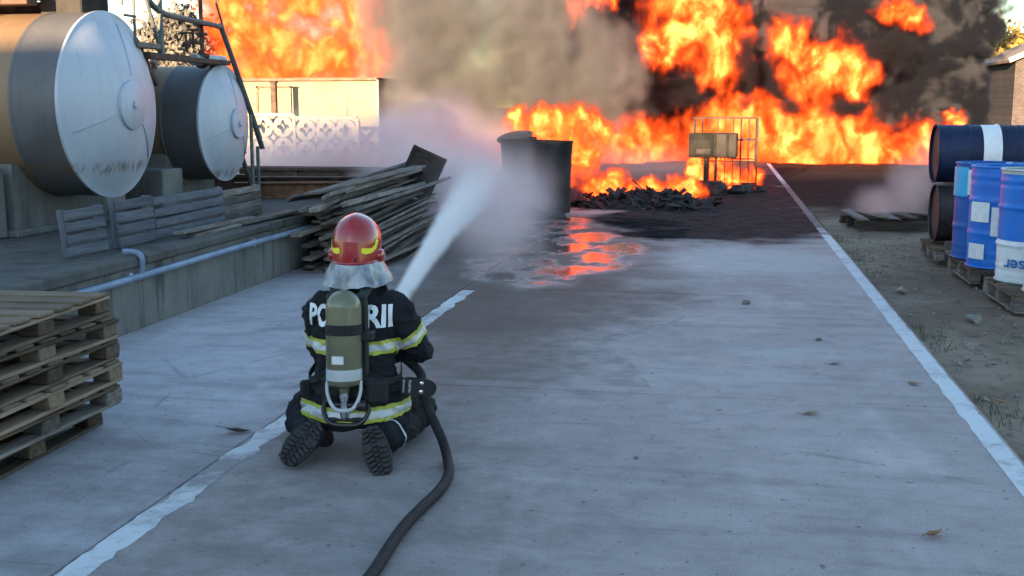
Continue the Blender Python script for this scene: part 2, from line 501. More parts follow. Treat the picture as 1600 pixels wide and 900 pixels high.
# rough earth beside the road
def grid(x0, x1, y0, y1, nx, ny, zf):
    vs = [(x0 + (x1 - x0) * i / nx, y0 + (y1 - y0) * j / ny, 0) for j in range(ny + 1) for i in range(nx + 1)]
    vs = [(x, y, zf(x, y)) for x, y, _ in vs]
    fs = [(j * (nx + 1) + i, j * (nx + 1) + i + 1, (j + 1) * (nx + 1) + i + 1, (j + 1) * (nx + 1) + i) for j in range(ny) for i in range(nx)]
    return vs, fs
def dirt_z(x, y):
    n = mnoise.fractal(Vector((x * .8, y * .8, 3)), 1, 2, 5) * .035 + mnoise.noise(Vector((x * 6, y * 6, 1))) * .012
    return -.045 + n * min(1, (x - 1.35) * 3 + .15)
mb = MB(); mb.add(*grid(1.405, 9, 2.5, 36, 110, 330, dirt_z))
tag(mb.build('earth_verge', M['dirt'], smooth=60), kind='structure')

# concrete road of cast slabs with open joints, concrete apron beside it
road = tag(link('road', None), kind='structure')
MB().box((-.43, 14, -.0415), (3.62, 42, .07)).build('joint_bed', M['road'], road)
ys = [-4, 2.6, 6.2, 9.75, 13.3, 16.9, 20.5, 24.1, 27.7, 31.3, 34.5]
for a, b in zip(ys[:-1], ys[1:]):
    w = 1.40 + 2.243
    mb = MB(); n = 14; g_ = .007
    mb.box((0, 0, -.025), (w, b - a - .014, .05), bev=.006)
    mb.build('slab', M['road'], road, loc=(-.4215, (a + b) / 2, 0))
apron = tag(link('apron', None), kind='structure')
for a, b in zip([-4, 3.4, 8.4, 13.4, 18.4], [3.4, 8.4, 13.4, 18.4, 23.4]):
    MB().box((0, 0, -.025), (1.903, b - a - .006, .05), bev=.003).build('slab', M['apron'], apron, loc=(-3.1985, (a + b) / 2, 0))
def strip(name, x0, w, ya, yb, mat, z=.0015, jit=.008, seed=0):
    vs = []; fs = []; n = max(4, int((yb - ya) / .05))
    for i in range(n + 1):
        y = ya + (yb - ya) * i / n
        a = mnoise.noise(Vector((seed, y * 5, 0))) * jit + mnoise.noise(Vector((seed, y * 17, 4))) * jit * .6
        b = mnoise.noise(Vector((seed + 9, y * 5, 0))) * jit + mnoise.noise(Vector((seed + 9, y * 17, 4))) * jit * .6
        vs += [(x0 + a, y, z), (x0 + w + b, y, z)]
        if i: fs.append((2 * i - 2, 2 * i - 1, 2 * i + 1, 2 * i))
    return tag(MB().add(vs, fs).build(name, mat), kind='structure')
strip('road_marking', 1.275, .105, -1, 33.5, M['edge'], jit=.012, seed=2)
strip('road_marking', -2.230, .115, 1.5, 9.55, M['line'], jit=.03, seed=5)

# raised yard on the left: retaining wall, coping, platform
pl = MB(); pl.box((-14.3, 6.3, .22), (19.9, 20.6, .58)); tag(pl.build('platform', M['cop']), kind='structure')
rw = thing('retaining_wall', 'low stained grey concrete retaining wall below the tanks', 'wall', (-4.25, 6.5, 0))
yy = -4.0
for i in range(9):
    ln = (2.3, 2.2, 2.4, 2.25, 2.35, 2.3, 2.2, 2.4, 2.1)[i]
    MB().box((0, 0, .21), (.18, ln - .012, .54), bev=.008, jit=.003).build('panel', M['wallconc'], rw, loc=(0, yy + ln / 2 - 6.5, 0))
    MB().box((0, 0, 0), (.26, ln - .016, .075), bev=.014, jit=.006).build('coping_stone', M['cop'], rw, loc=(.0, yy + ln / 2 - 6.5, .50))
    yy += ln
bp = thing('blue_pipe', 'long blue painted pipe running along the retaining wall', 'pipe', (-4.10, 8, .40))
MB().tube([(0, y, mnoise.noise(Vector((y * .5, 0, 0))) * .006) for y in [-6 + k * .5 for k in range(23)]], .026, 10).build('pipe', M['bluepipe'], bp, smooth=True)
for y in (-3.2, -.75, 1.4, 3.4):
    MB().box((-.03, y, 0), (.06, .04, .075), bev=.004).build('clamp', M['galv'], bp)
MB().tube(smooth_path([(0, -.62, .0), (.0, -.60, .06), (.0, -.60, .13), (-.04, -.60, .165), (-.14, -.60, .17)], 4), .022, 8).build('riser', M['bluepipe'], bp, smooth=True)

# ------------------------------------------------------------------ storage tanks
def tank(loc, rad, length, dish, label):
    t = thing('storage_tank', label, 'tank', loc)
    n = 72
    mt = Matrix.Rotation(R(90), 4, 'Y')
    sh = MB()
    prof = [(rad * .96, -length), (rad, -length + .04)]
    for k in (.3, .58, .76):
        z = -length * (1 - k)
        prof += [(rad, z - .02), (rad + .007, z - .012), (rad + .007, z + .012), (rad, z + .02)]
    prof += [(rad, -.02)]
    prof[-1] = (rad, -.44)
    sh.lathe(prof, n, mt, caps=False); sh.build('shell', M['tankshell'], t, smooth=30)
    MB().lathe([(rad + .004, -.45), (rad + .009, -.44), (rad + .009, -.42), (rad + .003, -.41), (rad + .003, -.02)], n, mt, caps=False).build('front_ring', M['tankring'], t, smooth=30)
    cp = MB(); pr = [(rad + .002, -.02), (rad + .018, -.012), (rad + .018, .012), (rad - .012, .018)]
    for k in range(1, 15):
        a = k / 14; pr.append(((rad - .012) * (1 - a), .018 + dish * (1 - (1 - a) ** 2.0)))
    cp.lathe(pr, n, mt); c = cp.build('end_cap', M['tankcap'], t, smooth=30)
    hr = rad * .27
    hz = .018 + dish * (1 - (hr / rad) ** 2.0)
    hc = MB().lathe([(hr, hz - .02), (hr, hz + .022), (hr * .94, hz + .03), (hr * .2, hz + .038), (.02, hz + .04)], 40, mt).build('manhole_cover', M['tankcap'], t, smooth=30)
    MB().lathe([(.035, hz + .035), (.035, hz + .055), (.01, hz + .06)], 12, mt).build('boss', M['tankcap'], hc, smooth=30)
    # welded seams of the end plate
    for ang in (198, 318, 82):
        pts = []
        for k in range(3, 15):
            a = 1 - k / 15.5; rr = rad * (1 - a * .98) if False else rad * k / 15.5
            if rr < hr + .01: continue
            zz = .018 + dish * (1 - (rr / rad) ** 2.0)
            pts.append((zz + .001, rr * math.cos(R(ang)), rr * math.sin(R(ang))))
        MB().tube(pts, .006, 5).build('weld_seam', M['tankcap'], c)
    return t
T1 = tank((-5.37, 9.27, 1.62), .80, 4.2, .21, 'large horizontal steel tank with a round pale blue-grey end')
T2 = tank((-5.37, 11.6, 1.43), .61, 4.0, .15, 'smaller horizontal steel tank standing behind the large tank')
def cradle(x, y, w, d, h, tr, tz, label, mat='cradle'):
    """concrete saddle: a block whose top is hollowed to carry the tank"""
    n = 14; prof = []
    for i in range(n + 1):
        yy = -d / 2 + d * i / n
        q = tr * tr - (yy) ** 2
        z = (tz - math.sqrt(q)) - .004 if q > 0 else tz
        prof.append((yy, min(h, z)))
    vs = []; fs = []
    for xx in (-w / 2, w / 2):
        for yy, z in prof: vs.append((xx, yy, z))
        for yy, z in prof: vs.append((xx, yy, 0))
    m = n + 1
    for i in range(n):
        fs += [(i + 1, i, m + i, m + i + 1), (2 * m + i, 2 * m + i + 1, 3 * m + i + 1, 3 * m + i), (i, i + 1, 2 * m + i + 1, 2 * m + i)]
    fs += [(0, 2 * m, 3 * m, m), (n, m + n, 3 * m + n, 2 * m + n)]
    t = thing('tank_cradle', label, 'concrete support', (x, y, .51))
    MB().add(vs, fs).build('saddle', M[mat], t)
    MB().box((0, 0, .03), (w + .12, d + .12, .06), bev=.01).build('footing', M['wallconc'], t)
cradle(-6.05, 9.27, .34, 1.45, .62, .80, 1.11, 'pale concrete cradle under the large tank')
cradle(-8.6, 9.27, .34, 1.45, .62, .80, 1.11, 'rear concrete cradle under the far end of the large tank')
cradle(-5.95, 11.6, .34, 1.15, .60, .61, .92, 'concrete cradle under the smaller tank')
cradle(-8.4, 11.6, .34, 1.15, .60, .61, .92, 'rear concrete cradle under the far end of the smaller tank')
b = thing('concrete_block', 'pale square concrete pillar beside the large tank', 'concrete block', (-6.15, 8.15, .51))
MB().box((0, 0, .30), (.5, .62, .60), bev=.015, jit=.008).build('pillar', M['cradle'], b)
MB().box((.02, .45, .26), (.34, .24, .52), bev=.012, jit=.006).build('buttress', M['cradle'], b)
b = thing('concrete_block', 'grey concrete block between the two tank cradles', 'concrete block', (-5.7, 10.62, .51))
MB().box((0, 0, .24), (.42, .44, .48), bev=.012, jit=.008).build('pillar', M['wallconc'], b)

# ------------------------------------------------------------------ steel gantry over the tanks
gt = thing('walkway_gantry', 'dark steel walkway with sloping handrails over the tanks', 'gantry', (-5.3, 10.5, .51))
def gp(*p): return [(x + 5.3, y - 10.5, z - .51) for x, y, z in p]
def rail(pts, r, name='handrail', mat='steel', n=8, sm=0):
    p = gp(*pts)
    if sm: p = smooth_path(p, sm)
    return MB().tube(p, r, n).build(name, M[mat], gt, smooth=True)
rail([(-5.3, 9.55, 2.9), (-5.3, 9.92, 2.60), (-5.3, 10.16, 2.50), (-5.3, 10.4, 2.478), (-5.3, 11.1, 2.462), (-5.3, 11.42, 2.45), (-5.3, 11.52, 2.40), (-5.3, 12.02, 1.75), (-5.3, 12.42, 1.20), (-5.3, 12.47, 1.12)], .030, sm=3)
rail([(-5.3, 11.32, 2.80), (-5.3, 11.55, 2.42), (-5.3, 12.45, 1.25)], .014)
rail([(-5.3, 12.17, .52), (-5.3, 12.17, 1.58)], .022, 'post')
rail([(-5.35, 12.45, .52), (-5.35, 12.45, 1.15)], .022, 'post')
rail([(-5.3, 10.15, 2.06), (-5.3, 10.15, 2.95)], .026, 'post')
rail([(-5.3, 9.46, 2.5), (-5.3, 9.46, 2.95)], .014, 'post')
rail([(-5.3, 9.66, 2.10), (-5.3, 9.66, 2.95)], .014, 'post')
rail([(-5.3, 9.72, 2.95), (-5.3, 10.13, 2.13)], .018, 'brace')
rail([(-5.3, 9.46, 2.42), (-5.3, 9.68, 2.42)], .013, 'brace')
MB().box((0, 0, 0), (.09, .42, .05), bev=.004).build('bracket', M['steel'], gt, loc=gp((-5.3, 9.84, 2.17))[0])
MB().box((0, 0, 0), (.09, 1.75, .05), bev=.004).build('walkway_beam', M['darkrust'], gt, loc=gp((-5.3, 10.72, 2.075))[0])
MB().box((0, 0, 0), (.06, .55, .05), (R(-48), 0, 0), bev=.004).build('brace', M['darkrust'], gt, loc=gp((-5.36, 9.93, 2.02))[0])
for k in range(7):
    MB().box((0, 0, 0), (1.3, .11, .025), bev=.003).build('tread', M['darkrust'], gt, loc=gp((-6.05, 10.1 + k * .13, 2.112))[0])
for k in range(5):      # stair treads behind the sloping rail
    MB().box((0, 0, 0), (.62, .16, .03), bev=.003).build('tread', M['darkrust'], gt, loc=gp((-5.72, 11.62 + k * .19, 1.93 - k * .28))[0])
rail([(-6.08, 11.42, 2.1), (-6.08, 12.5, .55)], .03, 'stringer')
rail([(-5.42, 11.42, 2.1), (-5.42, 12.5, .55)], .03, 'stringer')
# walkway along the top of the large tank
MB().box((0, 0, 0), (2.4, .16, .10), bev=.006).build('walkway_beam', M['darkrust'], gt, loc=gp((-7.05, 8.95, 2.52))[0])
MB().box((0, 0, 0), (2.4, .16, .10), bev=.006).build('walkway_beam', M['darkrust'], gt, loc=gp((-7.05, 9.6, 2.50))[0])
for k in range(12):
    MB().box((0, 0, 0), (.17, .80, .03), bev=.003).build('tread', M['oldwood'], gt, loc=gp((-8.15 + k * .20, 9.26, 2.585))[0])
for x in (-8.1, -7.2, -6.3):
    rail([(x, 8.92, 2.3), (x, 8.92, 2.48)], .02, 'post')
    rail([(x, 9.6, 2.3), (x, 9.6, 2.48)], .02, 'post')
nk = thing('tank_hatch', 'square grey steel hatch box on top of the large tank', 'hatch', (-5.75, 9.44, 2.34))
MB().box((0, 0, .24), (.40, .46, .50), bev=.012).build('hatch_box', M['greymetal'], nk)
MB().box((0, 0, .52), (.46, .52, .05), bev=.008).build('lid', M['greymetal'], nk)
MB().box((.05, .30, .03), (.14, .10, .08), bev=.01).build('flange', M['rust'], nk)
pp = thing('pipe_column', 'upright pipe with bolted flanges and handwheel valves above the smaller tank', 'pipe', (-5.4, 11.22, 2.04))
MB().tube([(0, 0, -.02), (0, 0, .95)], .022, 10).build('pipe', M['darkrust'], pp, smooth=True)
for z, r_ in ((.10, .075), (.32, .06), (.42, .085)):
    MB().lathe([(r_, z - .014), (r_, z + .014)], 16).build('flange', M['darkrust'], pp, smooth=True)
for (y, z) in ((-.20, .26), (-.36, .22)):
    v = MB().tube([(0, y, z - .10), (0, y, z + .10)], .014, 8).build('valve_stem', M['darkrust'], pp, smooth=True)
    MB().lathe([(.045, z - .055), (.05, z - .03), (.03, z)], 12, Matrix.Translation((0, y, 0))).build('bonnet', M['darkrust'], v, smooth=True)
    MB().tube([(.06 * math.cos(a), y + .06 * math.sin(a), z + .09) for a in [k * math.pi / 8 for k in range(16)]], .008, 6, closed=True).build('handwheel', M['darkrust'], v, smooth=True)
MB().tube([(0, -.36, .22), (0, 0, .22)], .014, 8).build('pipe', M['darkrust'], pp, smooth=True)
hp = thing('grey_pipe', 'short thick grey pipe lying above the smaller tank', 'pipe', (-5.42, 11.4, 2.11))
MB().tube([(0, -.36, -.02), (0, .36, -.01)], .06, 16).build('pipe', M['galv'], hp, smooth=True)
MB().lathe([(.085, -.02), (.085, .02)], 16, Matrix.Translation((0, -.16, -.02)) @ Matrix.Rotation(R(90), 4, 'X')).build('flange', M['darkrust'], hp, smooth=True)

# ------------------------------------------------------------------ slatted panels along the wall top
def slat_panel(y0, y1, h, x, lean, mat, label, ns=4, yaw=0):
    t = thing('slatted_panel', label, 'wooden panel', (x, (y0 + y1) / 2, .515), (0, R(lean), R(yaw)), 'slatted wooden panels on the wall')
    w = y1 - y0
    sh = h / ns
    for k in range(ns):
        MB().box((0, 0, 0), (w - .02, .022, sh * .76), bev=.004, jit=.004).build('slat', M[mat], t, loc=(0, rnd(-.004, .004), sh * (k + .5)), rot=(rnd(-.02, .02), rnd(-.012, .012), R(90)))
    for s in (-1, 1):
        MB().box((0, 0, 0), (h - .01, .05, .045), bev=.004, jit=.003).build('batten', M[mat], t, loc=(-.036, s * (w / 2 - .035), h / 2 + .003), rot=(0, R(90), 0))
    return t
slat_panel(7.32, 7.86, .36, -4.62, -6, 'bluewood', 'grey weathered slatted panel leaning at the tank wall, nearest the camera')
slat_panel(7.90, 8.48, .385, -4.56, -4, 'bluewood', 'short blue-grey slatted panel beside the riser of the blue pipe')
slat_panel(8.52, 9.86, .36, -4.58, -5, 'bluewood', 'longest blue-grey slatted panel on the wall below the tanks')
slat_panel(9.98, 10.9, .31, -4.66, -5, 'oldwood', 'dull brown slatted panel at the far end of the row below the smaller tank')
for i, (x, y, l, a, z) in enumerate(((-4.30, 9.7, 2.1, 88, .553), (-4.36, 9.2, 1.5, 91, .578), (-4.22, 10.2, 1.4, 85, .568))):
    o = MB().box((0, 0, 0), (l, .10, .022), bev=.003, jit=.003).build('loose_board', M['oldwood'], None, loc=(x, y, z), rot=(rnd(-.05, .05), rnd(-.01, .01), R(a)))
    tag(o, 'loose weathered board lying along the wall coping before the slatted panels', 'board', 'loose boards on the coping')

# ------------------------------------------------------------------ stack of pallets in the foreground
def make_pallet(L, W, H, dm, bm, nd):
    """deck boards run along x (length L); W along y"""
    t = link('pallet', None)
    th = .0165
    bw = W / nd * .73
    db = MB().box((0, 0, 0), (L, bw, th), bev=.003, jit=.003).mesh('deck_board', M[dm])
    for k in range(nd):
        link('deck_board', db, t, (rnd(-.008, .008), -W / 2 + W * (k + .5) / nd + rnd(-.006, .006), H - th / 2), (0, 0, rnd(-.008, .008)))
    sb = MB().box((0, 0, 0), (W, .10, th), bev=.003, jit=.003).mesh('stringer_board', M[dm])
    bb = MB().box((0, 0, 0), (W, .10, th), bev=.003, jit=.003).mesh('bottom_board', M[bm])
    bk = MB().box((0, 0, 0), (.10, .13, H - 3 * th), bev=.004, jit=.005).mesh('block', M[bm])
    for x in (-L / 2 + .05, 0, L / 2 - .05):
        link('stringer_board', sb, t, (x, 0, H - th * 1.5 - .0006), (0, 0, R(90)))
        link('bottom_board', bb, t, (x + rnd(-.004, .004), 0, th / 2), (0, 0, R(90)))
        for y in (-W / 2 + .065, 0, W / 2 - .065):
            link('block', bk, t, (x + rnd(-.006, .006), y + rnd(-.006, .006), th + (H - 3 * th) / 2 - .0003), (0, 0, rnd(-.05, .05)))
    return t
PH = .1125
specs = [(-3.56, 4.46, 2.0, 'greywood', 'greywood', 'bottom pallet of the stack, standing on the concrete'),
         (-3.49, 4.50, -1.2, 'greywood', 'oldwood', 'grey pallet second from the bottom of the stack'),
         (-3.46, 4.50, .8, 'palewood', 'palewood', 'yellowish pallet third from the bottom of the stack'),
         (-3.47, 4.50, 1.6, 'greywood', 'greywood', 'grey pallet third from the top of the stack'),
         (-3.46, 4.47, -.6, 'greywood', 'palewood', 'worn pallet just under the top one of the stack'),
         (-3.47, 4.45, 2.6, 'palewood', 'greywood', 'pale topmost pallet of the stack beside the wall')]
for i, (x, y, a, dm, bm, lb) in enumerate(specs):
    p = make_pallet(1.02, 1.18, PH, dm, bm, 7)
    p.location = (x, y, .002 + i * (PH + .0025)); p.rotation_euler = (0, 0, R(a))
    tag(p, lb, 'pallet', 'stacked pallets in the foreground')

# ------------------------------------------------------------------ pile of old boards behind the firefighter
random.seed(21)
BL = 'weathered grey-brown board in the long pile behind the firefighter'
meshes = [MB().box((0, 0, 0), (l, w, th), bev=.003, jit=.006).mesh('old_board', M['oldwood']) for l, w, th in ((3.4, .11, .03), (3.0, .14, .026), (3.7, .095, .04), (2.6, .12, .028), (3.2, .08, .05))]
def heap_top(x):     # high against the wall, slumped to the road side
    return .80 - max(0, (x + 3.95)) * .52
layer = 0
z = .02
while z < .80:
    xr = -4.05 + max(.16, (.84 - z) / .82 * .80)
    x = -4.02
    while x < xr:
        me = random.choice(meshes)
        w = me.vertices[0].co.y
        yo = 12.1 + rnd(-.3, .3) + z * .35
        edge = x > xr - .18
        o = link('old_board', me, None, (x + rnd(-.02, .02), yo, z + rnd(-.004, .004) + (.012 if layer % 2 else 0)), (rnd(-.06, .06) - (.35 if edge else 0.0) * random.random(), -.035 + rnd(-.025, .02), R(90 + rnd(-3, 3))))
        tag(o, BL, 'board', 'boards of the long pile')
        x += rnd(.115, .155)
    z += rnd(.047, .058); layer += 1
for k in range(9):   # loose ones sliding off the top
    me = random.choice(meshes)
    o = link('old_board', me, None, (-3.85 + rnd(-.25, .5), 12.1 + rnd(-.5, .6), .80 - k * .022 + rnd(0, .06)), (rnd(-.5, .1), rnd(-.05, .03), R(90 + rnd(-7, 7))))
    tag(o, BL, 'board', 'boards of the long pile')
t = thing('charred_panel', 'dark charred panel standing tilted on the far end of the board pile', 'pallet', (-3.86, 13.75, .50), (R(-8), R(24), R(4)))  # upright burnt panel: a solid board with battens
MB().box((0, 0, .30), (.46, .028, .60), bev=.004).build('panel_board', M['charwood'], t)
for s in (-1, 1):
    MB().box((s * .205, -.026, .30), (.05, .024, .60), bev=.003).build('batten', M['charwood'], t)
MB().box((0, -.026, .575), (.36, .024, .05), bev=.003).build('batten', M['charwood'], t)

# ------------------------------------------------------------------ low rusty steelwork behind the pile
t = thing('steel_trough', 'long dark rusty steel trough behind the board pile', 'trough', (-5.9, 16.75, 0))
MB().box((0, 0, .34), (3.1, .36, .68), bev=.012).build('tank_body', M['darkrust'], t)
MB().box((0, -.20, .655), (3.16, .05, .05), bev=.006).build('rim', M['darkrust'], t)
MB().box((0, .20, .655), (3.16, .05, .05), bev=.006).build('rim', M['darkrust'], t)
for x in (-1.3, -.6, .1, .8, 1.4):
    MB().box((x, -.195, .31), (.05, .03, .62), bev=.004).build('rib', M['darkrust'], t)
t = thing('steel_beam', 'rust-red steel beam lying at the end of the retaining wall', 'beam', (-5.05, 12.9, .51), (0, 0, R(16)))
for z in (.012, .188):
    MB().box((0, 0, z), (1.5, .12, .022), bev=.003).build('flange', M['rust'], t)
MB().box((0, 0, .10), (1.5, .02, .155)).build('web', M['rust'], t)
t = thing('steel_beam', 'second rusty beam stacked behind the rust-red one', 'beam', (-5.5, 13.6, .51), (0, 0, R(9)))
for z in (.012, .208):
    MB().box((0, 0, z), (2.0, .14, .022), bev=.003).build('flange', M['darkrust'], t)
MB().box((0, 0, .11), (2.0, .02, .175)).build('web', M['darkrust'], t)

# ================================================================== BEHIND: cream building, ornamental concrete fence
random.seed(5)
t = thing('cream_building', 'low cream rendered building below the flames behind the tanks', 'building', (-11.6, 27.6, 0))
MB().box((0, 1.2, 1.15), (6.0, 2.4, 2.3), bev=.01).build('wall', M['cream'], t)
rf = MB().box((0, 1.15, 2.325), (6.06, 2.5, .045), bev=.01).build('roof', M['soffit'], t)
MB().box((0, -.12, 2.30), (6.08, .03, .06), bev=.006).build('fascia', M['soffit'], rf)
MB().tube([(3.03, -.06, 2.3), (3.03, -.06, .1)], .035, 8).build('downpipe', M['galv'], t, smooth=True)
dr = MB().box((.25, -.012, 1.05), (.86, .03, 2.05), bev=.008).build('door', M['cream'], t)
MB().box((-.2, -.03, 1.08), (.05, .05, 2.14)).build('frame', M['soffit'], dr)
MB().box((.70, -.03, 1.08), (.03, .05, 2.14)).build('frame', M['cradle'], dr)
MB().box((.25, -.03, 2.12), (.95, .05, .04)).build('frame', M['soffit'], dr)
MB().box((.60, -.05, 1.05), (.03, .05, .12)).build('handle', M['cream'], dr)
MB().box((1.95, -.012, 1.45), (.50, .03, 1.1), bev=.006).build('shutter', M['cream'], t)
gp_ = thing('gate_post', 'dark steel gate post standing in front of the cream building', 'post', (-10.95, 26.6, 0))
MB().box((0, 0, 1.1), (.13, .13, 2.2), bev=.01).build('shaft', M['darkrust'], gp_)
MB().box((0, 0, 2.22), (.17, .17, .04), bev=.008).build('cap', M['darkrust'], gp_)
# ornamental fence: precast panels of rings with a four-pointed opening
def ring_panel_mesh():
    mb = MB(); n = 20
    for i in range(3):
        for j in range(2):
            cx, cz = -.5 + .5 * i, .27 + .5 * j
            Rm = lambda k: .245
            vs = []; fs = []
            for yy in (-.03, .03):
                for k in range(n):
                    a = 2 * math.pi * k / n
                    vs.append((cx + .25 * math.cos(a), yy, cz + .25 * math.sin(a)))
                for k in range(n):
                    a = 2 * math.pi * k / n
                    s_ = .085 + .085 * abs(math.cos(2 * a)) ** 2.5
                    vs.append((cx + s_ * math.cos(a), yy, cz + s_ * math.sin(a)))
            for k in range(n):
                q = (k + 1) % n
                fs += [(k, q, n + q, n + k), (2 * n + q, 2 * n + k, 3 * n + k, 3 * n + q), (n + k, n + q, 3 * n + q, 3 * n + k), (q, k, 2 * n + k, 2 * n + q)]
            mb.add(vs, fs)
    mb.box((0, 0, 1.05), (1.5, .09, .07)); mb.box((0, 0, .0), (1.5, .09, .05))
    for x in (-.75, -.25, .25, .75):
        for zz in (.02, .52, 1.02):
            mb.box((x, 0, zz), (.10, .045, .10), (0, R(45), 0))
    return mb.mesh('lattice_panel', M['lattice'])
rp = ring_panel_mesh()
fence = thing('ornamental_fence', 'whitewashed ornamental concrete fence of ringed panels before the cream building', 'fence', (-9.9, 25.2, .0), (0, 0, R(-3)))
for k in range(3):
    x = -2.35 + k * 1.58
    link('lattice_panel', rp, fence, (x, 0, .46 - k * .075))
    MB().box((x, 0, .21 - k * .03), (1.5, .10, .42 - k * .09)).build('plinth', M['lattice'], fence)
for k in range(4):
    MB().box((-3.14 + k * 1.58, 0, .76 - k * .03), (.08, .12, 1.6 - k * .12), bev=.008).build('post', M['lattice'], fence)

# ------------------------------------------------------------------ brick shed far right, pole, warehouse behind the camera
t = thing('brick_shed', 'grey-purple brick shed with pale gable edge beyond the drums', 'shed', (12.5, 42, 0))
vs = [(-2.6, 0, -.1), (2.6, 0, -.1), (2.6, 0, 3.2), (0, 0, 4.35), (-2.6, 0, 3.2)]
vs += [(x, 6, z) for x, _, z in vs]
fs = [(0, 1, 2, 3, 4), (9, 8, 7, 6, 5)] + [(i, 5 + i, 5 + (i + 1) % 5, (i + 1) % 5) for i in range(5)]
MB().add(vs, fs).build('wall', M['brick'], t)
for s in (-1, 1):
    L_ = math.hypot(2.9, 1.28)
    rf = MB().box((s * 1.42, 2.9, 3.83), (L_ + .1, 6.7, .09), (0, s * math.atan2(1.15, 2.6), 0)).build('roof', M['tile'], t)
    MB().box((s * 1.42, -.47, 3.86), (L_ + .12, .06, .16), (0, s * math.atan2(1.15, 2.6), 0)).build('verge_board', M['verge'], rf)
for (x, w, z, h) in ((-1.5, .9, 1.9, .95), (.2, .9, 1.9, .95), (1.7, .8, 1.9, .95)):
    wd = MB().box((x, -.02, z), (w, .04, h)).build('window', M['glass'], t)
    for k in range(4):
        MB().box((x - w / 2 + w * k / 3, -.045, z), (.035, .03, h)).build('glazing_bar', M['greymetal'], wd)
    for k in range(3):
        MB().box((x, -.047, z - h / 2 + h * k / 2), (w + .04, .03, .035)).build('glazing_bar', M['greymetal'], wd)
t = thing('utility_pole', 'pale concrete utility pole half hidden in the dark smoke', 'pole', (6.9, 37.0, -.05))
MB().lathe([(.13, 0), (.115, 2.4), (.10, 6.6)], 10).build('shaft', M['wallconc'], t, smooth=True)
MB().box((0, -.02, 6.2), (1.4, .08, .1)).build('crossarm', M['galv'], t)
t = thing('warehouse', 'long low warehouse whose shadow covers the yard', 'building', (-8, -20, 0))
MB().box((0, 0, 2.34), (64, 12, 4.68)).build('wall', M['warehouse'], t)
MB().box((0, 0, 4.715), (64.3, 12.2, .08)).build('roof', M['galv'], t)
for k in range(7):
    MB().box((-24 + 8 * k, 6.02, 1.6), (3.2, .06, 3.2)).build('door', M['galv'], t)

# ------------------------------------------------------------------ trees
def tree(loc, h, spread, leafmat, label, n=2600, seed=0, leaf=.16, bare=.0, squat=1.0):
    rg = random.Random(seed)
    t = thing('tree', label, 'tree', loc)
    trunk = MB()
    tips = []
    def branch(p, d, l, r, lev):
        pts = [p]; rr = [r]
        for k in range(4):
            d = (d + Vector((rg.uniform(-.22, .22), rg.uniform(-.22, .22), rg.uniform(-.05, .15)))).normalized()
            p = p + d * l / 4; pts.append(p); rr.append(r * (1 - .15 * (k + 1)))
        trunk.tube(pts, rr, 6 if lev < 2 else 4)
        if lev >= 3: tips.append(p); return
        if lev >= 1: tips.append(p)
        for k in range(rg.randint(3, 4)):
            a = rg.uniform(0, 6.28); e = rg.uniform(.3, .95)
            nd = (d * .75 + Vector((math.cos(a) * spread, math.sin(a) * spread, e * .6))).normalized()
            branch(pts[-1 - (k % 3)], nd, l * rg.uniform(.55, .78), r * .5, lev + 1)
    branch(Vector((0, 0, 0)), Vector((0, 0, 1)), h * .38, h * .028, 0)
    trunk.build('trunk', M['bark'], t, smooth=True)
    cr = MB()
    per = max(1, n // len(tips))
    for tp in tips:
        cs = h * .075 * rg.uniform(.6, 1.4)
        for k in range(per):
            c = tp + Vector((rg.gauss(0, 1), rg.gauss(0, 1), rg.gauss(0, .8))) * cs
            q = Euler((rg.uniform(0, 6.28), rg.uniform(0, 6.28), 0)).to_matrix().to_4x4()
            s = leaf * rg.uniform(.6, 1.3)
            cr.add([(-s * .5, 0, 0), (0, -s * .3, s * .08), (s * .5, 0, 0), (0, s * .3, s * .08)], [(0, 1, 2, 3)], Matrix.Translation(c) @ q)
    cr.build('crown', M[leafmat], t)
    return t
tree((11.3, 50, 0), 6.0, .8, 'gold', 'golden sunlit tree behind the left end of the brick shed', 9000, 3, .26)
tree((13.6, 52, 0), 6.6, .8, 'gold', 'taller golden tree behind the roof of the brick shed', 9000, 8, .26)
tree((10.2, 56, 0), 6.0, .8, 'gold', 'golden tree at the edge of the black smoke', 8000, 12, .26)
tree((-27.5, 56, 0), 6.4, .85, 'olive', 'hazy dull tree beyond the gantry, next to the flames', 11000, 21, .34)
tree((-30.5, 58, 0), 6.6, .85, 'olive', 'hazy dull tree seen between the tanks and the gantry rail', 11000, 22, .34)
tree((-33.5, 57, 0), 6.0, .85, 'olive', 'hazy dull tree seen just above the end of the large tank', 11000, 25, .34)

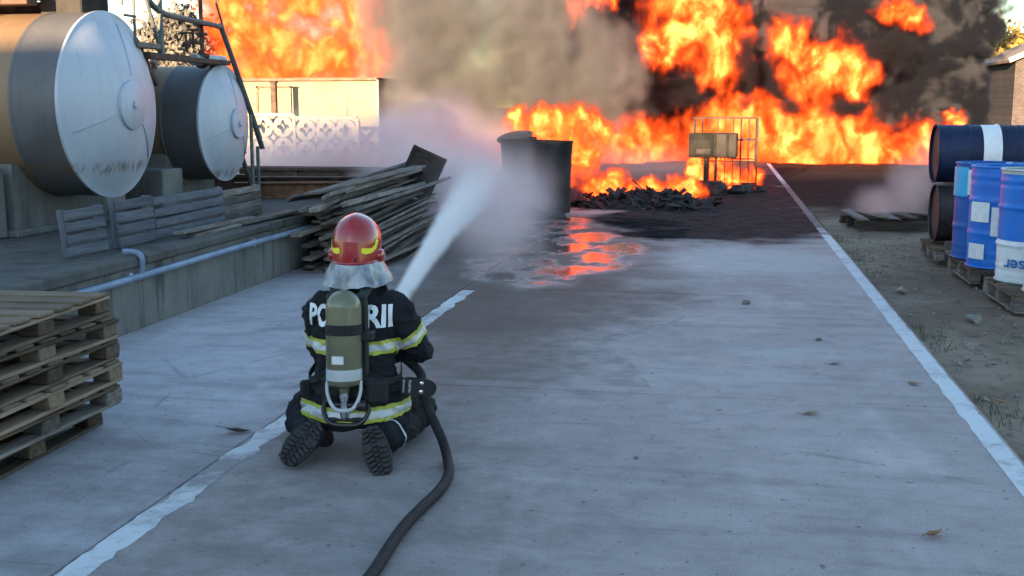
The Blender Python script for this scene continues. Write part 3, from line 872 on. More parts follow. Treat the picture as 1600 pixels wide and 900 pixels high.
# ------------------------------------------------------------------ blue drums on the right
random.seed(9)
def drum(label, loc, body, lid, r=.29, h=.92, rot=(0, 0, 0), bands=(), labels=(), group='drums beside the road', nm='steel_drum', rimmat=None):
    t = thing(nm, label, 'drum', loc, rot, group)
    def wall(z0, z1):
        pr = []
        n = 46
        for i in range(n + 1):
            z = z0 + (z1 - z0) * i / n
            bul = sum(.012 * math.exp(-((z - h * q) / .016) ** 2) for q in (.335, .665))
            bul += sum(.0035 * math.sin((z - h * q) / .012) * math.exp(-((z - h * q) / .05) ** 2) for q in (.12, .88))
            pr.append((r + bul, z))
        return pr
    zs = sorted({0.0, h, *[b[0] for b in bands], *[b[1] for b in bands]})
    for a, b in zip(zs[:-1], zs[1:]):
        mt = body
        for (q0, q1, mm) in bands:
            if a >= q0 - 1e-6 and b <= q1 + 1e-6: mt = mm
        MB().lathe(wall(a, b), 40, caps=False).build('body' if mt == body else 'band', M[mt], t, smooth=50)
    top = MB().lathe([(r - .012, h - .03), (r - .02, h - .022), (.01, h - .018)], 40, caps=False).build('lid', M[lid], t, smooth=50)
    MB().lathe([(.032, h - .02), (.032, h + .0), (.024, h + .004), (.001, h + .004)], 12, Matrix.Translation((r * .62, 0, 0)), caps=False).build('bung', M['drumlid'], top, smooth=40)
    MB().lathe([(.018, h - .02), (.018, h - .002), (.001, h - .002)], 10, Matrix.Translation((-r * .62, 0, 0)), caps=False).build('bung', M['drumlid'], top, smooth=40)
    MB().lathe([(r - .012, .03), (.01, .024)], 40, caps=False).build('base', M[lid], t, smooth=50)
    for z in (.006, h - .006):
        MB().tube([((r + .001) * math.cos(a), (r + .001) * math.sin(a), z) for a in [k * math.pi / 24 for k in range(48)]], .0105, 6, closed=True).build('rim', M[rimmat or body], t, smooth=True)
    for (ang, wd, z0, z1, mm) in labels:
        vs = []; fs = []; n = 8
        for i in range(n + 1):
            a = R(ang) + (i / n - .5) * wd / r
            for z in (z0, (z0 + z1) / 2, z1):
                vs.append(((r + .0145) * math.cos(a), (r + .0145) * math.sin(a), z))
        for i in range(n):
            for k in (0, 1):
                fs.append((i * 3 + k, (i + 1) * 3 + k, (i + 1) * 3 + k + 1, i * 3 + k + 1))
        MB().add(vs, fs).build('label', M[mm], t, smooth=True)
    return t
def text_mesh(body, bold=.0, res=3):
    cu = bpy.data.curves.new('t', 'FONT'); cu.body = body; cu.resolution_u = res; cu.offset = bold
    o = bpy.data.objects.new('t', cu); COL.objects.link(o)
    dg = bpy.context.evaluated_depsgraph_get()
    me = bpy.data.meshes.new_from_object(o.evaluated_get(dg))
    bpy.data.objects.remove(o); bpy.data.curves.remove(cu)
    bm = bmesh.new(); bm.from_mesh(me)
    bmesh.ops.triangulate(bm, faces=bm.faces)
    bmesh.ops.subdivide_edges(bm, edges=[e for e in bm.edges if e.calc_length() > .06], cuts=2)
    bmesh.ops.triangulate(bm, faces=bm.faces)
    bm.to_mesh(me); bm.free()
    return me
def drum_text(t, body, ang, zc, height, r, upside=True):
    me = text_mesh(body, .02)
    xs = [v.co.x for v in me.vertices]; ysv = [v.co.y for v in me.vertices]
    cx = (min(xs) + max(xs)) / 2; cy = (min(ysv) + max(ysv)) / 2; sc = height / (max(ysv) - min(ysv))
    for v in me.vertices:
        u, w = (v.co.x - cx) * sc, (v.co.y - cy) * sc
        if upside: u, w = -u, -w
        a = R(ang) + u / r
        v.co = ((r + .017) * math.cos(a), (r + .017) * math.sin(a), zc + w)
    me.materials.append(M['blueletter'])
    link('lettering', me, t)
PZ = .155
# pallets under the drums
def drum_pallet(x, y, label):
    p = make_pallet(1.15, 1.05, .145, 'greywood', 'oldwood', 6)
    p.location = (x, y, -.02 + .025); p.rotation_euler = (0, 0, R(rnd(-2, 2)))
    tag(p, label, 'pallet', 'pallets under the drums')
drum_pallet(2.86, 9.75, 'low wooden pallet under the bright blue drums')
drum_pallet(2.84, 11.25, 'low wooden pallet under the labelled and cyan printed drums')
drum_pallet(2.80, 12.72, 'low wooden pallet under the lying drums')
d1 = drum('bright blue drum with a white lower band and blue lettering', (2.62, 10.02, PZ), 'drumblue', 'drumlid', .30, .94, bands=((0, .35, 'drumwhite'), (.90, .94, 'drumlid')), rimmat='drumlid')
drum_text(d1, 'ser', -134, .165, .072, .30)
d2 = drum('bright blue drum in front, cut off by the right edge of the photo', (2.70, 9.42, PZ), 'drumblue', 'drumlid', .30, .94, bands=((0, .35, 'drumwhite'), (.90, .94, 'drumlid')), rimmat='drumlid')
drum_text(d2, 'ser', -148, .165, .10, .30)
drum('bright blue drum behind the two lettered drums', (3.26, 9.98, PZ), 'drumblue', 'drumlid', .30, .94, bands=((0, .29, 'drumwhite'),))
drum('mid-blue drum with two white paper labels one above the other', (2.56, 10.92, PZ), 'drumblue', 'drumlid', .295, .92, labels=((-145, .20, .42, .60, 'labelwhite'), (-148, .18, .08, .22, 'labelwhite'), (-112, .10, .30, .56, 'labelwhite')))
drum('navy drum with a cyan printed upper part', (2.55, 11.56, PZ), 'drumnavy', 'drumlid', .295, .92, labels=((-160, .24, .60, .88, 'drumcyan'), (-132, .06, .62, .86, 'labelwhite')))
drum('plain navy drum in the second row behind the labelled ones', (3.26, 11.2, PZ), 'drumnavy', 'drumlid', .295, .92)
drum('plain navy drum in the second row, deepest of the standing drums', (3.24, 11.85, PZ), 'drumnavy', 'drumlid', .295, .92)
# two layers of drums lying on their sides
def lying(x, y, z, mt, lb, bands=()):
    return drum(lb, (x, y, z), mt, 'drumblack', .305, .92, (0, R(90), 0), bands=bands)
lying(2.27, 12.72, PZ + .318, 'drumblack', 'sooty black drum lying on the pallet, lower of the two')
lying(2.24, 12.72, PZ + .318 + .640, 'drumdark', 'navy drum with a white band lying on top of the black drum', bands=((.44, .62, 'drumwhite'),))
lying(3.22, 12.74, PZ + .318 + .640, 'drumdark', 'navy drum lying end to end with the white-banded drum')
lying(3.24, 12.74, PZ + .318, 'drumblack', 'sooty black drum lying deeper under the navy drum')
for (x, y) in ((2.45, 12.36), (2.45, 13.08)):
    o = MB().add([(-.12, -.05, 0), (.12, -.05, 0), (.12, .05, 0), (-.12, .05, 0), (-.12, -.05 if y < 12.7 else .05, .07), (.12, -.05 if y < 12.7 else .05, .07)],
                 [(0, 3, 2, 1), (0, 1, 5, 4), (1, 2, 5), (3, 0, 4), (2, 3, 4, 5)] if y < 12.7 else [(0, 3, 2, 1), (2, 3, 4, 5), (1, 2, 5), (3, 0, 4), (0, 1, 5, 4)]).build('wedge', M['oldwood'], None, loc=(x, y, PZ - .004))
    tag(o, 'wooden wedge holding the lying drums on their pallet', 'wedge', 'wedges at the lying drums')

# ------------------------------------------------------------------ scorched pallet wreck smoking on the earth
t = thing('broken_pallet', 'scorched broken pallet smoking on the bare earth before the drums', 'pallet', (2.35, 16.1, -.02), (0, 0, R(8)))
for k in range(6):
    MB().box((0, 0, 0), (.14, .95, .03), bev=.004, jit=.012).build('deck_board', M['greywood' if k % 2 else 'oldwood'], t, loc=(-.55 + k * .22 + rnd(-.02, .02), rnd(-.05, .05), .15 + rnd(0, .02)), rot=(rnd(-.06, .06), rnd(-.12, .12), rnd(-.12, .12)))
for y in (-.38, 0, .38):
    MB().box((0, y, .055), (1.25, .09, .11), bev=.006, jit=.01).build('bearer', M['charwood'], t)

# ================================================================== AT THE FIRE
random.seed(31)
def burnt_drum(label, loc, rot, h, dent):
    t = thing('burnt_drum', label, 'drum', loc, rot, 'burnt drums by the flames')
    r = .275; mb = MB(); pr = []
    for i in range(40):
        z = h * i / 39
        bul = sum(.012 * math.exp(-((z - h * q) / .02) ** 2) for q in (.335, .665))
        pr.append((r + bul, z))
    mb.lathe(pr, 40, caps=False)
    me = mb.mesh('body', M['burntdrum'], 50)
    for v in me.vertices:
        n = mnoise.noise(Vector((v.co.x * 3 + dent, v.co.y * 3, v.co.z * 2.5)))
        f = 1 + n * .10
        v.co.x *= f; v.co.y *= f
    link('body', me, t)
    MB().tube([(r * 1.0 * math.cos(a), r * 1.0 * math.sin(a), h - .005) for a in [k * math.pi / 20 for k in range(40)]], .012, 6, closed=True).build('rim', M['burntdrum'], t, smooth=True)
    MB().lathe([(r * .98, h - .06), (.01, h - .075)], 32, caps=False).build('lid', M['char'], t, smooth=True)
    MB().lathe([(r * .98, .02), (.01, .02)], 32, caps=False).build('base', M['char'], t)
    return t
bd = burnt_drum('charred black drum with bent lid, left of the burnt pair in steam', (-3.02, 17.0, 0), (R(1.5), R(-2), 0), 1.14, 2)
MB().lathe([(.28, -.006), (.285, .006), (.02, .012)], 28, Matrix.Translation((-.05, -.02, 1.16)) @ Matrix.Rotation(R(16), 4, 'X') @ Matrix.Rotation(R(-6), 4, 'Y')).build('bent_lid', M['char'], bd, smooth=True)
burnt_drum('charred black drum, the one of the burnt pair against the bright flame', (-2.56, 17.15, 0), (R(-1), R(2.0), 0), 1.10, 9)
t = thing('burnt_stump', 'short scorched brown post beside the burnt drums', 'post', (-3.32, 16.4, 0), (0, R(3), R(12)))
MB().box((0, 0, .28), (.17, .17, .57), bev=.02, jit=.018).build('shaft', M['charwood'], t)
MB().box((.01, .0, .60), (.15, .15, .07), bev=.02, jit=.02).build('splintered_top', M['charwood'], t)
def chunk_mesh(rg, s, nm, mat, flat=.6):
    bm = bmesh.new(); bmesh.ops.create_icosphere(bm, subdivisions=2, radius=s)
    o_ = rg.uniform(0, 99)
    for v in bm.verts:
        n = mnoise.noise(v.co * (2.2 / s) * .5 + Vector((o_, 0, 0))) + .5 * mnoise.noise(v.co * (5 / s) * .5 + Vector((o_, 5, 0)))
        v.co *= 1 + n * .55
        v.co.z *= flat
    me = bpy.data.meshes.new(nm); bm.to_mesh(me); bm.free(); me.materials.append(mat)
    return me
rg = random.Random(4)
for i, (x, y, s, lb) in enumerate(((-2.72, 15.95, .26, 'blackened lump of melted plastic lying before the burnt drums'), (-2.35, 16.15, .17, 'small charred lump beside the melted plastic'), (-3.05, 15.95, .16, 'crumpled charred scrap at the foot of the burnt post'))):
    o = link('charred_lump', chunk_mesh(rg, s, 'charred_lump', M['char'], .42), None, (x, y, s * .2), (0, 0, rg.uniform(0, 6)))
    tag(o, lb, 'debris')
# long heap of burnt rubble: many shards, one mass
bm = bmesh.new()
me = bpy.data.meshes.new('burnt_rubble')
vs, fs = [], []
mb = MB()
gx0, gx1, gy0, gy1 = -2.25, -.35, 17.8, 19.3
def heap_z(x, y):
    u = (x - gx0) / (gx1 - gx0); v = (y - gy0) / (gy1 - gy0)
    e = max(0, math.sin(math.pi * min(1, max(0, u))) ** .5 * math.sin(math.pi * min(1, max(0, v))) ** .7)
    return -.02 + e * (.20 + .16 * mnoise.fractal(Vector((x * 3, y * 3, 0)), 1, 2, 4))
mb.add(*grid(gx0, gx1, gy0, gy1, 60, 40, heap_z))
for k in range(70):      # sheets, pipes and split boards stuck in the heap
    x = rnd(gx0 - .25, gx1 + .3); y = rnd(gy0 - .1, gy1)
    mb.box((x, y, max(.02, heap_z(x, y)) + .03), (rnd(.15, .5), rnd(.02, .12), rnd(.012, .03)), (rnd(-.8, .8), rnd(-.7, .7), rnd(0, 3)), jit=.015)
for k in range(420):
    x = rnd(gx0, gx1); y = rnd(gy0, gy1)
    mb.box((x, y, heap_z(x, y) + .01), (rnd(.03, .16), rnd(.02, .05), rnd(.01, .05)), (rnd(-1, 1), rnd(-1, 1), rnd(0, 3)), jit=.01)
tag(mb.build('burnt_rubble', M['char']), 'long low heap of black burnt rubble in front of the flames', 'rubble', kind='stuff')
# wire cage of a tank container on its skid
t = thing('wire_cage', 'scorched wire cage of a container standing in front of the flames', 'cage', (.06, 22.6, 0))
W_, D_, H0, H1 = 1.2, 1.0, .16, 1.40
for (x, y) in ((-.6, -.5), (.6, -.5), (.6, .5), (-.6, .5)):
    MB().tube([(x, y, .1), (x, y, H1)], .016, 6).build('post', M['cagewire'], t, smooth=True)
for z in (H0, .58, .98, H1):
    MB().tube([(-.6, -.5, z), (.6, -.5, z), (.6, .5, z), (-.6, .5, z)], .014, 6, closed=True).build('hoop', M['cagewire'], t)
for k in range(1, 8):
    x = -.6 + 1.2 * k / 8
    for y in (-.5, .5):
        MB().tube([(x, y, H0), (x, y, H1)], .009, 5).build('bar', M['cagewire'], t, smooth=True)
for k in range(1, 6):
    y = -.5 + k / 6
    for x in (-.6, .6):
        MB().tube([(x, y, H0), (x, y, H1)], .009, 5).build('bar', M['cagewire'], t, smooth=True)
sk_ = MB().box((0, 0, .115), (1.22, 1.02, .05), bev=.008).build('skid_plate', M['darkrust'], t)
for x in (-.5, 0, .5):
    for y in (-.42, .42):
        MB().box((x, y, .045), (.14, .14, .09), bev=.01).build('foot', M['char'], t)
# grey control cabinet on a burnt stand in front of the cage
t = thing('control_cabinet', 'grey metal cabinet on a burnt stand before the wire cage', 'cabinet', (-.16, 21.55, 0), (0, 0, R(-3)))
cb_ = MB().box((0, 0, .90), (.90, .36, .46), bev=.02).build('cabinet_body', M['cabinet'], t)
MB().box((-.21, -.19, .90), (.44, .022, .42), bev=.006).build('door', M['cabinet'], t)
MB().box((-.17, -.205, .79), (.26, .02, .10), bev=.004).build('vent_slot', M['char'], t)
MB().box((.16, -.19, .90), (.18, .02, .42), bev=.006).build('door', M['greymetal'], t)
MB().box((.36, -.19, .90), (.13, .02, .42), bev=.006).build('door', M['greymetal'], t)
MB().box((-.13, 0, .44), (.09, .09, .50), bev=.01).build('leg', M['char'], t)
MB().box((.05, .02, .44), (.05, .06, .50), bev=.01).build('leg', M['darkrust'], t)
MB().box((-.06, -.02, .17), (.50, .44, .12), bev=.03, jit=.02).build('base', M['char'], t)
for x in (-.28, .16):
    MB().lathe([(.09, -.035), (.095, 0), (.09, .035)], 16, Matrix.Translation((x, -.16, .095)) @ Matrix.Rotation(R(90), 4, 'X')).build('wheel', M['rubber'], t, smooth=True)
rg = random.Random(8)
for (x, y, s, lb) in ((-.05, 21.15, .20, 'large charred heap right in front of the cabinet stand'), (.30, 21.5, .17, 'charred lump between the cabinet stand and the wire cage'), (.45, 21.9, .16, 'glowing-edged charred heap at the foot of the wire cage'), (.75, 22.0, .12, 'small charred lump beside the skid of the wire cage'), (-.62, 21.0, .15, 'charred lump at the corner of the cabinet stand')):
    tag(link('charred_lump', chunk_mesh(rg, s, 'charred_lump', M['char'], .6), None, (x, y, s * .35), (0, 0, rg.uniform(0, 6))), lb, 'debris')

# ------------------------------------------------------------------ leaves, pebbles, weeds
def leaf(x, y, s, rz, mat, lb, curl=.5):
    vs = []; fs = []
    prof = [(-1, .0), (-.6, .35), (-.1, .55), (.4, .42), (.8, .16), (1.0, .0)]
    for i, (u, w) in enumerate(prof):
        zc = curl * (u * u) * .35
        vs += [(u * s, -w * s * .8, (zc + w * w * curl) * s), (u * s, 0, zc * s), (u * s, w * s * .8, (zc + w * w * curl) * s)]
        if i:
            a = 3 * i
            fs += [(a - 3, a, a + 1, a - 2), (a - 2, a + 1, a + 2, a - 1)]
    o = link('fallen_leaf', None, None, (x, y, .006), (rnd(-.15, .15), rnd(-.15, .15), rz))
    MB().add(vs, fs).build('blade', M[mat], o)
    MB().tube([(-s, 0, curl * .35 * s), (-s * 1.5, .02 * s, .25 * s)], .0018, 4).build('stalk', M[mat], o)
    tag(o, lb, 'leaf')
leaf(.83, 4.25, .045, .7, 'leaf', 'curled brown leaf on the concrete, nearest the camera', 1.0)
leaf(.50, 5.92, .05, .1, 'leaf', 'flat brown leaf in the middle of the road slab', .4)
leaf(-2.33, 5.05, .075, .3, 'greenleaf', 'dark leaf scrap beside the broken white line', .7)
leaf(.70, 7.9, .05, 1.2, 'greenleaf', 'dark leaf on the pale patch of the road', .3)
leaf(.74, 7.15, .045, .2, 'greenleaf', 'dark leaf below the pale patch of the road', .3)
leaf(1.14, 6.7, .05, 2.2, 'leaf', 'brown leaf close to the white edge line', .4)
leaf(1.55, 6.35, .06, .9, 'leaf', 'brown leaf on the earth just beyond the edge line', .6)
for (x, y, s, lb) in ((.23, 9.3, .035, 'dark pebble lying alone on the far part of the road'), (-.35, 5.0, .012, 'tiny pebble near the middle of the near slab'), (1.72, 7.9, .05, 'grey stone on the earth close to the edge line'), (1.95, 9.0, .06, 'larger grey stone on the earth before the drums'), (1.62, 10.4, .04, 'grey stone beside the edge line, across from the blue drums')):
    tag(link('pebble', chunk_mesh(rg, s, 'pebble', M['rock'], .7), None, (x, y, s * .3 - (.03 if x > 1.4 else 0)), (0, 0, rg.uniform(0, 6))), lb, 'stone')
mb = MB()
rg = random.Random(14)
for k in range(900):
    y = rg.uniform(5.5, 15); x = 1.45 + abs(rg.gauss(0, .09)) + (.25 * rg.random() if rg.random() < .15 else 0)
    if mnoise.noise(Vector((1, y * .9, 0))) < .0: continue
    hgt = rg.uniform(.02, .075); a = rg.uniform(0, 6.28); z0 = dirt_z(x, y) - .005
    dx, dy = math.cos(a) * .004, math.sin(a) * .004; lx, ly = rg.gauss(0, .02), rg.gauss(0, .02)
    mb.add([(x - dx, y - dy, z0), (x + dx, y + dy, z0), (x + lx, y + ly, z0 + hgt)], [(0, 1, 2)])
tag(mb.build('weeds', M['grass']), 'sparse low weeds along the edge of the road', 'weeds', kind='stuff')
mb = MB()
for k in range(1500):
    y = 3 + 12 * rg.random() ** 1.5; x = 1.45 + rg.random() * 4.5 ; s = rg.uniform(.006, .022)
    mb.box((x, y, dirt_z(x, y) + s * .3), (s * rg.uniform(.8, 2), s * 1.2, s), (rg.uniform(0, 1), rg.uniform(0, 1), rg.uniform(0, 3)), jit=s * .3)
tag(mb.build('gravel', M['rock']), 'loose gravel scattered over the bare earth', 'gravel', kind='stuff')

# ================================================================== FIREFIGHTER
random.seed(77)
FF = thing('person', 'firefighter in black turnout gear and red helmet kneeling with a hose, back turned', 'person', (-1.66, 4.9, 0), (0, 0, R(6)))
FF.scale = (.955, 1, 1)
def capsule(mb, p0, r0, p1, r1, n=16, sq=None):
    p0, p1 = Vector(p0), Vector(p1); d = (p1 - p0).normalized()
    pts, rr = [], []
    for k in range(5):
        a = R(90) * (1 - k / 4.0); pts.append(p0 - d * r0 * math.sin(a)); rr.append(max(r0 * math.cos(a), 1e-4))
    for k in range(5):
        a = R(90) * k / 4.0; pts.append(p1 + d * r1 * math.sin(a)); rr.append(max(r1 * math.cos(a), 1e-4))
    mb.tube(pts, rr, n)
def ellip(mb, c, r, n=20):
    pr = [(math.cos(R(-90 + 180 * k / n)), math.sin(R(-90 + 180 * k / n))) for k in range(n + 1)]
    mb.lathe(pr, 24, Matrix.Translation(c) @ Matrix.Diagonal((*r, 1)))
def rings(mb, L, n=32):
    """stack of ellipses (cx, cy, z, rx, ry)"""
    vs, fs = [], []
    for cx, cy, z, a, b in L:
        vs += [(cx + a * math.cos(2 * math.pi * k / n), cy + b * math.sin(2 * math.pi * k / n), z) for k in range(n)]
    for i in range(len(L) - 1):
        fs += [(i * n + k, i * n + (k + 1) % n, (i + 1) * n + (k + 1) % n, (i + 1) * n + k) for k in range(n)]
    fs += [tuple(range(n))[::-1], tuple((len(L) - 1) * n + k for k in range(n))]
    mb.add(vs, fs)
def remesh(mb, vox, it=6, wrinkle=None):
    me = mb.mesh('tmp', None)
    o = link('tmp', me)
    m = o.modifiers.new('r', 'REMESH'); m.mode = 'VOXEL'; m.voxel_size = vox
    s_ = o.modifiers.new('s', 'SMOOTH'); s_.iterations = it; s_.factor = .5
    dg = bpy.context.evaluated_depsgraph_get()
    out = bpy.data.meshes.new_from_object(o.evaluated_get(dg))
    bpy.data.objects.remove(o); bpy.data.meshes.remove(me)
    if wrinkle:
        nr = [v.normal.copy() for v in out.vertices]
        for v, nn in zip(out.vertices, nr):
            v.co += nn * wrinkle(v.co)
    out.shade_smooth()
    return out
b = MB()
rings(b, [(0, -.005, .150, .210, .195), (0, -.005, .17, .226, .212), (0, .0, .23, .222, .205), (0, .005, .31, .204, .175), (0, .015, .40, .196, .155), (0, .03, .50, .203, .150), (0, .045, .60, .206, .150), (0, .05, .68, .190, .130), (0, .055, .745, .13, .10), (0, .06, .79, .09, .085)])
capsule(b, (-.15, .05, .662), .086, (.16, .05, .672), .086)
capsule(b, (0, .07, .78), .07, (0, .09, .87), .065)
for k, (knee, ank) in enumerate((((-.335, .27, .105), (-.20, -.19, .115)), ((.245, .37, .10), (.185, -.15, .105)))):
    s_ = -1 if k == 0 else 1
    capsule(b, (s_ * .115, .0, .245), .125, knee, .092)
    capsule(b, knee, .092, ank, .074)
RA = [(.198, .055, .660), (.292, .135, .455), (.14, .455, .50)]
LA = [(-.182, .055, .652), (-.205, .19, .44), (-.045, .50, .50)]
for A in (RA, LA):
    capsule(b, A[0], .084, A[1], .070); capsule(b, A[1], .070, A[2], .047)
capsule(b, (-.23, .02, .17), .05, (-.375, .14, .075), .03)            # coat tail spread over the left thigh
capsule(b, (-.20, -.06, .18), .05, (-.335, .03, .085), .022)
def wr(p):
    q = p + Vector((mnoise.noise(p * 5), mnoise.noise(p * 5 + Vector((9, 0, 0))), mnoise.noise(p * 5 + Vector((0, 9, 0))))) * .05
    fold = (1 - abs(mnoise.noise(Vector((q.x * 8, q.y * 8, q.z * 19))))) ** 4
    fold2 = (1 - abs(mnoise.noise(Vector((q.x * 17 + 4, q.y * 17, q.z * 13))))) ** 5
    return mnoise.noise(p * 7 + Vector((3, 0, 0))) * .011 + fold * .013 + fold2 * .007 - .007 + mnoise.noise(p * 30) * .0022
bodyme = remesh(b, .0075, 7, wr)
bodyme.materials.append(M['turnout'])
body = link('turnout_suit', bodyme, FF)
bvh = BVHTree.FromPolygons([v.co.copy() for v in bodyme.vertices], [tuple(p.vertices) for p in bodyme.polygons])
def band(name, p, n, h0, h1, off, mat, keep, parent=None, th=.0025):
    """a strip of tape: the slice of the suit between two parallel planes, lifted off the cloth"""
    n = Vector(n).normalized(); p = Vector(p)
    bm = bmesh.new(); bm.from_mesh(bodyme)
    for hh, s in ((h0, -1), (h1, 1)):
        bmesh.ops.bisect_plane(bm, geom=bm.verts[:] + bm.edges[:] + bm.faces[:], plane_co=p + n * hh, plane_no=n * s, clear_outer=True)
    bmesh.ops.delete(bm, geom=[f for f in bm.faces if not keep(f.calc_center_median())], context='FACES')
    bm.normal_update()
    nr = {v: v.normal.copy() for v in bm.verts}
    for v in bm.verts: v.co += nr[v] * off
    ex = bmesh.ops.solidify(bm, geom=bm.faces[:], thickness=-th)
    me = bpy.data.meshes.new(name); bm.to_mesh(me); bm.free()
    me.materials.append(M[mat]); me.shade_smooth(); me.set_sharp_from_angle(angle=R(50))
    return link(name, me, parent or FF)
def tape(name, p, n, c, w, keep):
    y_ = band(name, p, n, c - w / 2, c + w / 2, .004, 'yellowtape', keep)
    band('silver_strip', p, n, c - w * .23, c + w * .23, .0068, 'silvertape', keep, y_)
torso = lambda q: abs(q.x) < .225 and not (q.y > .10 and abs(q.x) > .15)
tape('chest_tape', (0, 0, 0), (0, 0, 1), .512, .062, torso)
tape('hem_tape', (0, 0, 0), (0, .0, 1), .218, .066, lambda q: (q.x / .265) ** 2 + (q.y / .235) ** 2 < 1.0 and q.y < .18)
def arm_keep(a0, a1, r):
    a0, a1 = Vector(a0), Vector(a1); d = (a1 - a0).normalized()
    return lambda q: ((q - a0) - d * (q - a0).dot(d)).length < r
for A in (RA, LA):
    a0, a1 = Vector(A[0]), Vector(A[1])
    tape('sleeve_tape', a0, a1 - a0, .140, .062, arm_keep(a0, a1, .108))
for knee, ank in (((-.335, .27, .105), (-.20, -.19, .115)), ((.245, .37, .10), (.185, -.15, .105))):
    if knee[0] > 0: band('cuff_tape', knee, Vector(ank) - Vector(knee), (Vector(ank) - Vector(knee)).length - .020, (Vector(ank) - Vector(knee)).length - .012, .004, 'silvertape', arm_keep(knee, ank, .105))
# lettering across the shoulders
for word, x0, x1 in (('PO', -.212, -.105), ('MPIE', -.092, .045), ('RII', .074, .198)):
    me = text_mesh(word, .035)
    xs = [v.co.x for v in me.vertices]; ysv = [v.co.y for v in me.vertices]
    cy = (min(ysv) + max(ysv)) / 2; sy = .104 / (max(ysv) - min(ysv))
    for v in me.vertices:
        x, z = x0 + (v.co.x - min(xs)) / (max(xs) - min(xs)) * (x1 - x0), (v.co.y - cy) * sy + .655
        hit = bvh.ray_cast(Vector((x, -.6, z)), Vector((0, 1, 0)))
        v.co = Vector((x, (hit[0].y if hit[0] else -.08) - .009, z))
    me.materials.append(M['letter'])
    link('lettering', me, FF)

# helmet
def helm_pt(u, v, k=1.0):
    """u around (0 = right side, 90 = front), v from 0 at the brim to 1 at the crown"""
    if v < .30: z = .895 + v / .30 * .075; rr = 1.0 - .02 * (v / .30 - .5) ** 2
    else:
        a = (v - .30) / .70 * R(90); z = .970 + .137 * math.sin(a); rr = math.cos(a) ** .82
    x = .1195 * rr * math.cos(u); y = .148 * rr * math.sin(u)
    y += -.012 * max(0, -math.sin(u)) * max(0, 1 - v * 3)
    ridge = .007 * math.exp(-(x / .032) ** 2) * min(1, v * 4)
    p = Vector((x, y, z - .97)) * k
    p += p.normalized() * ridge
    return p + Vector((0, .10, .97))
vs, fs = [], []; nu, nv = 64, 30
for j in range(nv + 1):
    for i in range(nu): vs.append(helm_pt(2 * math.pi * i / nu, j / nv))
for j in range(nv):
    for i in range(nu): fs.append((j * nu + i, j * nu + (i + 1) % nu, (j + 1) * nu + (i + 1) % nu, (j + 1) * nu + i))
helm_me = MB().add(vs, fs).mesh('helmet', M['helmet'], 60)
helmet = link('helmet', helm_me, FF)
hb = BVHTree.FromPolygons([v.co.copy() for v in helm_me.vertices], [tuple(p.vertices) for p in helm_me.polygons])
MB().tube([helm_pt(2 * math.pi * i / 48, .0, 1.005) for i in range(48)], .006, 6, closed=True).build('brim', M['helmet'], helmet, smooth=True)
for s in (-1, 1):
    pod = MB().lathe([(.042, -.012), (.040, .012), (.030, .02), (.001, .022)], 20, Matrix.Translation((s * .117, .085, .918)) @ Matrix.Rotation(R(90 * s), 4, 'Y') @ Matrix.Diagonal((.72, 1.0, 1, 1))).build('ear_pod', M['helmet'], helmet, smooth=40)
    # yellow reflector swoosh
    P = [(.050, .943), (.072, .936), (.094, .940), (.108, .958), (.1135, .990), (.107, 1.002), (.102, .975), (.090, .961), (.070, .964), (.052, .966)]
    bm = bmesh.new()
    f = bm.faces.new([bm.verts.new((s * x, 0, z)) for x, z in P])
    bmesh.ops.triangulate(bm, faces=[f]); bmesh.ops.subdivide_edges(bm, edges=bm.edges[:], cuts=3, use_grid_fill=True)
    for v in bm.verts:
        h_ = hb.ray_cast(Vector((v.co.x, -.5, v.co.z)), Vector((0, 1, 0)))
        nn = h_[1] if h_[0] else Vector((0, -1, 0))
        if nn.y > 0: nn = -nn
        v.co = (h_[0] if h_[0] else Vector((v.co.x, .05, v.co.z))) + nn * .003
    bmesh.ops.recalc_face_normals(bm, faces=bm.faces)
    me = bpy.data.meshes.new('reflector'); bm.to_mesh(me); bm.free(); me.materials.append(M['yellowprint'])
    link('reflector', me, helmet)
MB().box((.022, -.052, .912), (.02, .008, .016), bev=.002).build('adjuster', M['blackplastic'], helmet)
vs, fs = [], []
for j in range(9):
    for i in range(21):
        vs.append(helm_pt(R(20 + 140 * i / 20), -.10 + .45 * j / 8, 1.035) - Vector((0, 0, .02)))
for j in range(8):
    for i in range(20): fs.append((j * 21 + i, j * 21 + i + 1, (j + 1) * 21 + i + 1, (j + 1) * 21 + i))
MB().add(vs, fs).build('visor', M['glass'], helmet, smooth=True)
hd = MB(); ellip(hd, (0, .105, .93), (.078, .098, .118)); hd.build('head', M['skin'], FF, smooth=True)
fm = MB(); ellip(fm, (0, .175, .895), (.062, .052, .075)); capsule(fm, (0, .21, .86), .03, (0, .25, .84), .034); fm.build('face_mask', M['blackplastic'], FF, smooth=True)
# aluminised neck cape
vs, fs = [], []; n = 72; m = 9
for j in range(m):
    t_ = j / (m - 1)
    for i in range(n):
        a = 2 * math.pi * i / n
        fold = mnoise.noise(Vector((math.cos(a) * 2.2, math.sin(a) * 2.2, t_ * .8))) * .022 * t_ + abs(mnoise.noise(Vector((math.cos(a) * 4, math.sin(a) * 4, 4 + t_ * 2)))) * .022 * t_
        rx_ = .112 + .052 * t_ ** .8 + fold; ry_ = .138 + .028 * t_ + fold
        z_ = .908 - .112 * t_ + mnoise.noise(Vector((math.cos(a) * 3, math.sin(a) * 3, 9))) * .014 * t_ - .012 * t_ * max(0, -math.sin(a))
        vs.append((rx_ * math.cos(a), .085 + ry_ * math.sin(a), z_))
for j in range(m - 1):
    for i in range(n): fs.append((j * n + (i + 1) % n, j * n + i, (j + 1) * n + i, (j + 1) * n + (i + 1) % n))
cape = MB().add(vs, fs).build('neck_cape', M['alum'], FF, smooth=60)

